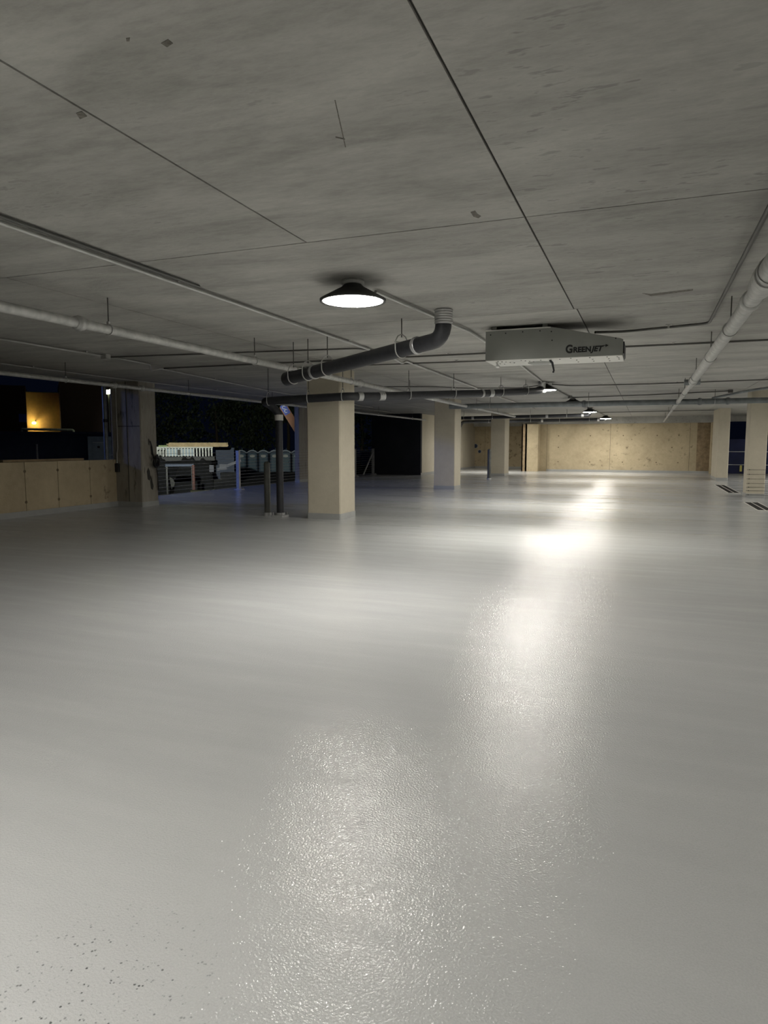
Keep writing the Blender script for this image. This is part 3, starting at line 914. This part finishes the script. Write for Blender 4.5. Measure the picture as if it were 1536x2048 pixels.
MB().cbox(-11.245, -11.14, 12.36, 12.42, 0.78, 0.97, 0.01).build('switch_box', 'dark', t)
t = thing('cable_coil', (-10.46, 12.85, 0.4), 'black coil of cable hung on the side of the stained column', 'cable')
cb = MB()
for k in range(6):
    cb.ring((-10.48 + 0.012 * (k % 3), 12.84 + 0.02 * (k % 2), 0.98 + 0.012 * k), (1, 0.1 * k, 0), 0.10 + 0.012 * (k % 3), 0.014, 16)
cb.build('coil', 'black', t)
MB().tube([(-10.51, 12.80, 1.08), (-10.50, 12.74, 1.35), (-10.51, 12.70, 1.48)], 0.012, 6).build('tail', 'black', t)
MB().tube([(-10.50, 12.88, 0.9), (-10.49, 12.90, 0.6), (-10.51, 12.93, 0.35)], 0.014, 6).build('tail', 'black', t)

# ================================================================ the yard outside
def point_light(name, loc, col, power, radius=0.1, parent=None):
    ld = bpy.data.lights.new(name, 'POINT')
    ld.color = col
    ld.energy = power
    ld.shadow_soft_size = radius
    lo = bpy.data.objects.new(name, ld)
    COL.objects.link(lo)
    if parent is not None:
        lo.parent = parent
        lo.location = Vector(loc) - ORG[parent.name]
    else:
        lo.location = loc
    return lo


def spot_light(name, loc, target, col, power, angle, parent, blend=0.4, radius=0.12):
    ld = bpy.data.lights.new(name, 'SPOT')
    ld.color = col
    ld.energy = power
    ld.spot_size = math.radians(angle)
    ld.spot_blend = blend
    ld.shadow_soft_size = radius
    lo = bpy.data.objects.new(name, ld)
    COL.objects.link(lo)
    lo.rotation_euler = (Vector(target) - Vector(loc)).to_track_quat('-Z', 'Y').to_euler()
    lo.parent = parent
    lo.location = Vector(loc) - ORG[parent.name]
    return lo


# floodlight on the outer edge of the deck above, lighting the yard
p = Vector((-12.1, 14.2, 3.9))
t = thing('flood_lamp', (p.x, p.y, CEIL + 0.30), 'floodlight on the deck edge above the stained column', 'floodlight')
MB().box(p.x - 0.04, p.x + 0.04, p.y - 0.04, p.y + 0.04, CEIL + 0.30, p.z - 0.1).build('stem', 'dark', t)
MB().obox(p, (0.05, 0.05, 0), (0.15, -0.15, 0), (0, 0, 0.12)).build('lamp_head', 'dark', t)
MB().obox(p + Vector((-0.055, 0.055, 0)), (0.004, -0.004, 0), (0.13, 0.13, 0), (0, 0, 0.10)).build('lamp_lens', 'coollamp', t)
spot_light('lamp_light', p + Vector((-0.15, 0.15, 0)), at(455, 890, 48), (0.95, 1.0, 0.86), 17000, 34, t, 0.75)
# unseen mast added to tint the floor at the garage edge blue
p = Vector((-24.0, 8.0, 0))
t = thing('blue_fill_pole', (p.x, p.y, GROUND), 'added mast with a blue fill light, unseen in the yard', 'added light')
MB().tube([(p.x, p.y, GROUND), (p.x, p.y, 5.6)], [0.09, 0.05], 12).build('mast', 'dark', t)
MB().box(p.x - 0.2, p.x + 0.2, p.y - 0.2, p.y + 0.2, 5.6, 5.75).build('lamp_head', 'dark', t)
MB().box(p.x - 0.17, p.x + 0.17, p.y - 0.17, p.y + 0.17, 5.56, 5.598).build('lamp_lens', 'coollamp', t)
spot_light('lamp_light', (p.x, p.y, 5.45), (-8.5, 19.5, 0), (0.20, 0.32, 1.0), 4200, 44, t, 0.9, 0.5)


def vframe(px, d):
    """right and away directions on level ground for something facing the photographer at px, d"""
    p = at(px, 889, d)
    f = Vector((p.x, p.y, 0)).normalized()
    return Vector((f.y, -f.x, 0)), f


# portable toilets, a row of six
u, f = Vector((math.cos(YAW), math.sin(YAW), 0)), Vector((-math.sin(YAW), math.cos(YAW), 0))
first = None
words = ['leftmost', 'second', 'third', 'fourth', 'fifth', 'sixth']
for k, px in enumerate((482, 504.5, 526.5, 549, 571, 593.5)):
    c = at(px, 889, 70)
    c.z = GROUND
    t = thing('portable_toilet', c, '%s portable toilet from the left in the row beyond the railing' % words[k], 'portable toilet', 'portable toilets in the yard')
    Z = Vector((0, 0, 1))
    hw, hd, hb = 0.47, 0.56, 2.02
    b = MB().obox(c + Z * (hb / 2) + f * hd, u * hw, f * hd, Z * (hb / 2)).build('body', 'potty', t)
    dr = MB().obox(c + Z * 0.98 - f * 0.02, u * 0.33, f * 0.02, Z * 0.9).build('door', 'pottydoor', t)
    MB().obox(c + Z * 1.0 - f * 0.05 + u * 0.27, u * 0.02, f * 0.02, Z * 0.07).build('latch', 'dark', dr)
    roof = MB()
    prof = [(-0.56, 2.00), (-0.34, 2.16), (-0.12, 2.25), (0.12, 2.25), (0.34, 2.16), (0.56, 2.00)]
    n = len(prof)
    v0 = [c + u * a - f * 0.08 + Z * z for a, z in prof] + [c + u * a - f * 0.08 + Z * (z - 0.10) for a, z in prof]
    v1 = [p + f * 0.09 for p in v0]
    fs = []
    for i in range(n - 1):
        fs += [(i, i + 1, n + i + 1, n + i), (2 * n + i + 1, 2 * n + i, 3 * n + i, 3 * n + i + 1), (i + 1, i, 2 * n + i, 2 * n + i + 1), (n + i, n + i + 1, 3 * n + i + 1, 3 * n + i)]
    fs += [(0, n, 3 * n, 2 * n), (n - 1, 2 * n + n - 1, 3 * n + n - 1, n + n - 1)]
    MB().add(v0 + v1, fs).build('roof_trim', 'pottyroof', t)
    w0 = [c + u * a + f * 0.0 + Z * z for a, z in prof]
    w1 = [p + f * 1.16 for p in w0]
    MB().add(w0 + w1, [(i + 1, i, n + i, n + i + 1) for i in range(n - 1)] + [list(range(n))[::-1], list(range(n, 2 * n)), (0, n - 1, 2 * n - 1, n)]).build('roof', 'potty', t)
    sg = MB()
    ring = [c + u * (0.26 * math.cos(q)) + Z * (1.62 + 0.14 * math.sin(q)) - f * 0.05 for q in [2 * math.pi * i / 20 for i in range(20)]]
    sg.add(ring + [p + f * 0.02 for p in ring], [list(range(20)), list(range(20, 40))[::-1]] + [((i + 1) % 20, i, 20 + i, 20 + (i + 1) % 20) for i in range(20)])
    sg.build('oval_sign', 'white', t)
    MB().tube([c + f * 0.5 + Z * 2.2, c + f * 0.5 + Z * 2.45], 0.05, 8).build('vent', 'potty', t)

# stake trailer loaded with lumber
u, f = vframe(380, 42)
Z = Vector((0, 0, 1))
def P(px, py, d):
    return at(px, py, d)
c0, c1 = P(309, 912, 42), P(424, 912, 42)
mid = (c0 + c1) / 2
L2 = (c1 - c0).length / 2
t = thing('stake_trailer', (mid.x, mid.y, GROUND), 'white stake-sided trailer with pale sheets beyond the railing', 'trailer')
zt_, zb_ = P(366, 895, 42).z, P(366, 913, 42).z
MB().obox((mid.x + f.x * 0.9, mid.y + f.y * 0.9, zb_ - 0.14), u * (L2 + 0.1), f * 1.0, Z * 0.12).build('bed', 'dark', t)
for side in (0.0, 1.8):
    q = mid + f * side
    MB().obox((q.x, q.y, zt_), u * L2, f * 0.025, Z * 0.035).build('top_rail', 'white', t)
    for k in range(20):
        a = -L2 + 0.06 + (2 * L2 - 0.12) * k / 19
        MB().obox((q.x + u.x * a, q.y + u.y * a, (zt_ + zb_) / 2), u * 0.04, f * 0.02, Z * ((zt_ - zb_) / 2)).build('stake', 'white', t)
q = P(361, 904, 42) - f * 0.05
MB().obox((q.x, q.y, (zt_ + zb_) / 2 - 0.02), u * 0.78, f * 0.02, Z * 0.22).build('pale_sheet', 'sheet', t)
q = P(358, 904, 42) - f * 0.1
MB().obox((q.x, q.y, (zt_ + zb_) / 2 - 0.02), u * 0.09, f * 0.03, Z * 0.17).build('tool_bag', 'black', t)
for a in (-0.55, 0.45):
    for side in (0.1, 1.7):
        q = mid + u * (L2 * a) + f * side
        MB().tube([Vector((q.x, q.y, GROUND + 0.42)) - f * 0.1, Vector((q.x, q.y, GROUND + 0.42)) + f * 0.1], 0.42, 20).build('wheel', 'black', t)
MB().obox((mid.x + f.x * 0.9, mid.y + f.y * 0.9, (zb_ - 0.26 + GROUND + 0.7) / 2), u * L2 * 0.95, f * 0.8, Z * ((zb_ - 0.26 - GROUND - 0.7) / 2)).build('chassis', 'tarp', t)
c0, c1 = P(340, 893, 42.6), P(455, 893, 42.6)
Lb = (c1 - c0).length / 2
mid2 = (c0 + c1) / 2
k = 0
for lay in range(4):
    for row in range(4):
        sh = R.uniform(-0.14, 0.14)
        q = mid2 + u * sh + f * (row * 0.30)
        z = zt_ + 0.035 + 0.033 + lay * 0.066
        plank = MB().obox((q.x, q.y, z), u * (Lb - 0.1 * (lay == 3)), f * 0.14, Z * 0.031).build('lumber_plank', 'wood')
        tag(plank, 'tan lumber plank in the stack on top of the white stake trailer', 'plank', 'lumber stack on the stake trailer')
q = P(326, 891, 42.4)
tag(MB().obox((q.x, q.y, zt_ + 0.085), u * 0.26, f * 0.1, Z * 0.05).build('short_board', 'eave'), 'short greenish board left of the lumber stack', 'board')
q = P(449, 907, 45.5)
bc = MB()
bc.obox((q.x, q.y, (P(446, 897, 45.5).z + GROUND) / 2), u * 0.58, f * 0.6, Z * ((P(446, 897, 45.5).z - GROUND) / 2))
t = thing('storage_crate', (q.x, q.y, GROUND), 'navy storage crate right of the stake trailer', 'crate')
bc.build('body', 'trailer', t)
MB().obox((q.x, q.y, P(446, 897, 45.5).z + 0.02), u * 0.62, f * 0.64, Z * 0.03).build('lid', 'trailer', t)

# dark heap of tarped material before the trailer
def heap(px0, px1, pyt, d, label, mat):
    a, b_ = P(px0, 930, d), P(px1, 930, d)
    m_ = (a + b_) / 2
    top = P(px0, pyt, d).z
    L_ = (b_ - a).length / 2
    nx, ny = 22, 8
    vs, fs = [], []
    rr = random.Random(int(px0))
    bumps = [0.9 + 0.1 * math.sin(i * 0.9 + px0) * math.sin(i * 0.37) for i in range(nx + 1)]
    for i in range(nx + 1):
        for j in range(ny + 1):
            s, w_ = i / nx * 2 - 1, j / ny * 2 - 1
            e = max(0.0, 1 - abs(s) ** 6) * max(0.0, 1 - abs(w_) ** 4)
            h = GROUND + (top - GROUND) * e * bumps[i] * (0.97 + 0.03 * math.sin(2 * j + i))
            vs.append(Vector((m_.x, m_.y, 0)) + u * (s * L_) + f * (w_ * 0.9) + Z * max(h, GROUND))
    for i in range(nx):
        for j in range(ny):
            q_ = i * (ny + 1) + j
            fs.append((q_, q_ + ny + 1, q_ + ny + 2, q_ + 1))
    o_ = MB().add(vs, fs, True).build('tarped_heap', mat)
    tag(o_, label, 'heap')


heap(294, 338, 908, 38, 'low dark tarped heap beside the stained column', 'tarp')
heap(348, 428, 909, 39, 'long dark tarped heap before the stake trailer', 'tarp')
q0, q1 = P(332, 930, 34), P(386, 930, 34)
t = thing('work_bench', ((q0.x + q1.x) / 2, (q0.y + q1.y) / 2, GROUND), 'bench with a dull blue top seen through the railing cables', 'bench')
mm = (q0 + q1) / 2
MB().obox((mm.x, mm.y, mm.z), u * ((q1 - q0).length / 2), f * 0.35, Z * 0.06).build('top', 'trailer', t)
for a in (-1, 1):
    MB().obox((mm.x + a * u.x * 0.6, mm.y + a * u.y * 0.6, (mm.z - 0.06 + GROUND) / 2), u * 0.04, f * 0.3, Z * ((mm.z - 0.06 - GROUND) / 2)).build('leg', 'dark', t)
q = P(387, 945, 33)
t = thing('steel_post', (q.x, q.y, GROUND), 'dull red post standing beyond the railing cables', 'post')
MB().tube([(q.x, q.y, GROUND), (q.x, q.y, P(387, 930, 33).z)], 0.07, 12).build('shaft', 'darkred', t)
MB().obox((q.x, q.y, GROUND + 0.03), u * 0.25, f * 0.25, Z * 0.03).build('base', 'darkred', t)
q = P(400, 985, 24)
t = thing('site_box', (q.x, q.y, GROUND), 'yellow site box low behind the railing', 'box')
zt2 = P(400, 980, 24).z
MB().obox((q.x, q.y, (GROUND + zt2 - 0.1) / 2), u * 0.30, f * 0.3, Z * ((zt2 - 0.1 - GROUND) / 2)).build('body', 'yellow', t)
MB().obox((q.x, q.y, zt2 - 0.07), u * 0.32, f * 0.32, Z * 0.05).build('lid', 'yellow', t)
# compact loader with silver arm
q = P(452, 945, 33)
t = thing('compact_loader', (q.x, q.y, GROUND), 'dark compact loader with silver arm beyond the railing post', 'loader')
MB().obox((q.x, q.y, GROUND + 0.75), u * 0.55, f * 0.7, Z * 0.35).obox((q.x + u.x * .1, q.y + u.y * .1, GROUND + 1.25), u * 0.35, f * 0.45, Z * 0.2).build('body', 'tarp', t)
MB().obox(P(458, 930, 32.2), u * 0.55 + Z * 0.22, f * 0.06, Vector((-0.022 * u.x, -0.022 * u.y, 0.06))).build('arm', 'silver', t)
MB().obox(P(446, 934, 32.1), u * 0.16, f * 0.08, Z * 0.13).build('arm_joint', 'silver', t)
MB().obox(P(423, 937, 32.2), u * 0.10, f * 0.1, Z * 0.16).build('bucket', 'silver', t)
for a in (-0.38, 0.38):
    for s in (-0.62, 0.62):
        w_ = Vector((q.x, q.y, GROUND + 0.35)) + u * a + f * s
        MB().tube([w_ - f * 0.1, w_ + f * 0.1], 0.35, 16).build('wheel', 'black', t)

# boom lift: orange boom showing beside the standpipe, machine hidden behind the nearest column
d = 34.0
u2, f2 = vframe(600, d)
tip, low = P(566, 812, d), P(648, 945, d)
t = thing('boom_lift', (low.x, low.y, GROUND), 'orange boom lift rising behind the nearest column', 'boom lift')
ax = (low - tip)
nrm = ax.normalized().cross(f2).normalized()
MB().obox((tip + low) / 2, ax / 2, f2 * 0.17, nrm * 0.19).build('boom', 'orange', t)
MB().obox(tip + ax.normalized() * 0.22 - f2 * 0.18, ax.normalized() * 0.26, f2 * 0.012, nrm * 0.15).build('emblem_plate', 'logo', t)
em = MB()
for k_, s_ in enumerate((0.10, 0.30)):
    em.ring(tip + ax.normalized() * s_ - f2 * 0.195, f2, 0.075, 0.018, 14, 0.6, 5.6)
em.build('emblem', 'white', t)
MB().obox((low.x, low.y, GROUND + 0.9), u2 * 1.0, f2 * 0.8, Z * 0.45).build('chassis', 'tarp', t)
MB().obox((low.x, low.y, GROUND + 1.55), u2 * 0.5, f2 * 0.5, Z * 0.3).build('turret', 'orange', t)
for a in (-0.8, 0.8):
    for s in (-0.8, 0.8):
        w_ = Vector((low.x, low.y, GROUND + 0.45)) + u2 * a + f2 * s
        MB().tube([w_ - f2 * 0.13, w_ + f2 * 0.13], 0.45, 18).build('wheel', 'black', t)

# crates right of the nearest column
for px, py, w_, h_, lab in ((712, 919, 0.24, 0.30, 'lower'), (729, 916, 0.30, 0.48, 'taller')):
    q = P(px, py, 50)
    t = thing('cargo_crate', (q.x, q.y, q.z - h_), '%s pale blue crate beyond the railing right of the nearest column' % lab, 'crate', 'pale blue crates')
    MB().obox((q.x, q.y, q.z), u * w_, f * 0.35, Z * h_).build('body', 'crate', t)
    MB().obox((q.x, q.y, q.z + h_ * 0.99), u * (w_ + 0.03), f * 0.38, Z * 0.04).build('lid', 'sheet', t)
qa = P(720, 927, 50)
t = thing('flatbed', (qa.x, qa.y, GROUND), 'dark flatbed carrying the pale blue crates', 'flatbed')
zl = min(P(713, 919, 50).z - 0.30, P(728, 916, 50).z - 0.48)
MB().obox((qa.x, qa.y, (zl + GROUND + 0.6) / 2), u * 1.4, f * 0.7, Z * ((zl - GROUND - 0.6) / 2)).build('bed', 'dark', t)
for a in (-1, 1):
    for s in (-0.6, 0.6):
        w_ = Vector((qa.x, qa.y, GROUND + 0.4)) + u * a + f * s
        MB().tube([w_ - f * 0.1, w_ + f * 0.1], 0.4, 16).build('wheel', 'black', t)
# box under the lower crate so it rests on the bed
q = P(713, 919, 50)
zc = q.z - 0.30
if zc - zl > 0.02:
    tag(MB().obox((q.x, q.y, (zl + zc) / 2), u * 0.27, f * 0.3, Z * ((zc - zl) / 2)).build('timber_block', 'oldwood'), 'timber block under the lower pale blue crate', 'block')

# site office trailer and lit building, far left
d = 27.0
u3, f3 = vframe(110, d)
a, b_ = P(-60, 920, d), P(224, 920, d)
m_ = (a + b_) / 2
L_ = (b_ - a).length / 2
zt3 = P(110, 868, d).z
t = thing('site_office', (m_.x, m_.y, GROUND), 'navy site office trailer behind the low parapet', 'trailer')
MB().obox((m_.x + f3.x * 1.4, m_.y + f3.y * 1.4, (zt3 + GROUND) / 2), u3 * L_, f3 * 1.4, Z * ((zt3 - GROUND) / 2)).build('body', 'trailer', t)
MB().obox((m_.x + f3.x * 1.4, m_.y + f3.y * 1.4, zt3 + 0.04), u3 * (L_ + 0.06), f3 * 1.5, Z * 0.05).build('roof', 'trailer', t)
q = P(200, 905, d)
MB().obox((q.x - f3.x * .02, q.y - f3.y * .02, (P(200, 873, d).z + GROUND + 0.4) / 2), u3 * 0.43, f3 * 0.02, Z * ((P(200, 873, d).z - GROUND - 0.4) / 2)).build('end_panel', 'pale', t)
q = P(197, 905, d)
dr = MB().obox((q.x - f3.x * .06, q.y - f3.y * .06, (P(197, 886, d).z + GROUND + 0.5) / 2), u3 * 0.20, f3 * 0.02, Z * ((P(197, 886, d).z - GROUND - 0.5) / 2)).build('door', 'pale', t)
q = P(197, 894, d)
MB().obox(q - f3 * 0.09, u3 * 0.045, f3 * 0.01, Z * 0.045).build('door_window', 'black', dr)
q = P(197, 885, d)
MB().obox(q - f3 * 0.09, u3 * 0.21, f3 * 0.02, Z * 0.012).build('door_hood', 'white', dr)
q = P(214, 908, d)
MB().obox(q - f3 * 0.07, u3 * 0.05, f3 * 0.04, Z * 0.05).build('meter_box', 'black', t)
for px in (-20, 27, 99, 120, 145):
    q = P(px, 900, d)
    MB().obox((q.x - f3.x * .01, q.y - f3.y * .01, (zt3 + GROUND) / 2), u3 * 0.02, f3 * 0.015, Z * ((zt3 - GROUND) / 2 - 0.05)).build('siding_batten', 'trailer', t)
q = P(74, 900, d - 1.2)
tag(MB().tube([(q.x, q.y, GROUND), (q.x, q.y, P(74, 888, d - 1.2).z)], 0.035, 10).build('fence_stake', 'galv'), 'pale upright stake before the navy site office', 'stake')

d = 46.0
u4, f4 = vframe(90, d)
t0 = P(90, 889, d)
bl = thing('lit_building', (t0.x, t0.y, GROUND), 'building with a lamplit yellow wall far left', 'building')
def wallbox(px0, px1, pyt, dd, th, mat, name, parent):
    a, b_ = P(px0, 889, dd), P(px1, 889, dd)
    m_ = (a + b_) / 2
    z1_ = P((px0 + px1) / 2, pyt, dd).z
    return MB().obox((m_.x + f4.x * th / 2, m_.y + f4.y * th / 2, (z1_ + GROUND) / 2), u4 * ((b_ - a).length / 2), f4 * (th / 2), Z * ((z1_ - GROUND) / 2)).build(name, mat, parent)
wallbox(50, 132, 786, d, 5.0, 'stucco', 'wall', bl)
wallbox(129, 226, 765, d - 1.5, 6.5, 'maroon', 'wall', bl)
wallbox(-80, 48, 770, d - 2.5, 6.0, 'maroon', 'wall', bl)
a, b_ = P(46, 790, d + 0.35), P(133, 790, d + 0.35)
MB().obox((a + b_) / 2, u4 * ((b_ - a).length / 2), f4 * 0.45, Z * 0.17).build('eave', 'eave', bl)
q = P(123, 830, d - 1.0)
MB().tube([(q.x, q.y, GROUND), (q.x, q.y, P(123, 785, d - 1).z)], 0.08, 10).build('eave_post', 'black', bl)
q = P(68, 846, d - 0.8)
lp = thing('wall_lamp', q, 'small warm lamp glaring on the yellow wall', 'lamp')
MB().lathe(q, [(0.0, -0.07), (0.09, -0.06), (0.12, 0.0), (0.08, 0.06), (0.0, 0.08)], 14).build('bulb', 'warmlamp', lp)
MB().obox(q + u4 * 0.10 + f4 * 0.1 + Z * 0.16, u4 * 0.035, f4 * 0.25, Z * 0.02).build('shade_plate', 'black', lp)  # small plate added to cast the dark wedge above the lamp
point_light('lamp_light', q + Z * 0.02 - f4 * 0.02, (1.0, 0.68, 0.25), 420, 0.05, lp)
rl = MB()
a, b_ = P(44, 858, d - 4), P(147, 860, d - 4)
rl.tube(path([a, b_, b_ - Z * 0.32], 0.12), 0.075, 10)
rl.tube([(a.x, a.y, a.z), (a.x, a.y, GROUND)], 0.05, 8)
rl.tube([(b_.x, b_.y, b_.z - 0.3), (b_.x, b_.y, GROUND)], 0.07, 8)
tag(rl.build('guard_rail', 'white'), 'white pipe guard rail before the lamplit wall', 'rail')
q = P(45, 836, d - 4)
t = thing('blue_sign', (q.x, q.y, GROUND), 'small blue panel on a post left of the lamplit wall', 'sign')
MB().obox(q, u4 * 0.2, f4 * 0.03, Z * 0.25).build('panel', 'logo', t)
MB().tube([(q.x, q.y, GROUND), (q.x, q.y, q.z - 0.2)], 0.03, 8).build('post', 'dark', t)
q = P(217, 784, d - 5)
t = thing('flood_lamp', (q.x, q.y, GROUND), 'pale green floodlight on a dark mast left of the stained column', 'floodlight')
MB().tube([(q.x, q.y, GROUND), (q.x, q.y, q.z)], 0.06, 8).build('mast', 'black', t)
MB().obox(q - f4 * 0.15, u4 * 0.20 + Z * 0.03, f4 * 0.08, Z * 0.12).build('lens', 'floodlamp', t)
q = P(306, 819, 120)
t = thing('street_lamp', (q.x, q.y, GROUND), 'tiny distant amber street lamp beside the stained column', 'street lamp')
MB().tube([(q.x, q.y, GROUND), (q.x, q.y, q.z)], 0.1, 8).build('mast', 'black', t)
MB().lathe(q, [(0.0, -0.3), (0.35, -0.15), (0.3, 0.15), (0.0, 0.3)], 10).build('bulb', 'amber', t)

# trees behind the yard
def tree(px, d, h, rad, label, seed, n=2600):
    rr = random.Random(seed)
    p = at(px, 889, d)
    t = thing('tree', (p.x, p.y, GROUND), label, 'tree', 'trees behind the yard')
    MB().tube([(p.x, p.y, GROUND), (p.x + .2, p.y, GROUND + h * 0.3), (p.x, p.y, GROUND + h * 0.75)], [0.28, 0.2, 0.08], 8).build('trunk', 'bark', t)
    lobes = [(Vector((p.x, p.y, GROUND + h * 0.62)) + Vector((rr.uniform(-.7, .7) * rad, rr.uniform(-.7, .7) * rad, rr.uniform(-.42, .35) * h)), rad * rr.uniform(0.35, 0.6)) for _ in range(11)]
    vs, fs = [], []
    for i in range(n):
        c, q = lobes[rr.randrange(len(lobes))]
        dv = Vector((rr.gauss(0, 1), rr.gauss(0, 1), rr.gauss(0, 1))).normalized() * q * rr.uniform(0.75, 1.05)
        dv.z *= 0.8
        c = c + dv
        a = Vector((rr.gauss(0, 1), rr.gauss(0, 1), rr.gauss(0, 1))).normalized()
        b_ = a.orthogonal().normalized()
        s = rr.uniform(0.14, 0.30)
        k = len(vs)
        vs += [c - a * s, c + b_ * s * 0.5, c + a * s, c - b_ * s * 0.5]
        fs.append((k, k + 1, k + 2, k + 3))
    MB().add(vs, fs).build('crown', 'leaf', t)


tree(345, 92, 11, 4.5, 'leftmost dark tree behind the lumber stack', 1)
tree(432, 84, 10, 4.2, 'dark tree right behind the lumber stack, faintly lit', 2)
tree(505, 88, 11, 4.6, 'dark tree above the left portable toilets', 3)
tree(575, 86, 12, 4.5, 'dark tree above the right portable toilets', 4)
tree(722, 84, 12, 4.5, 'dark tree right of the nearest column', 5)
tree(655, 92, 12, 4.8, 'dark tree behind the nearest column', 6)
tree(196, 75, 9, 3.0, 'dark tree left of the stained column', 8, 1500)
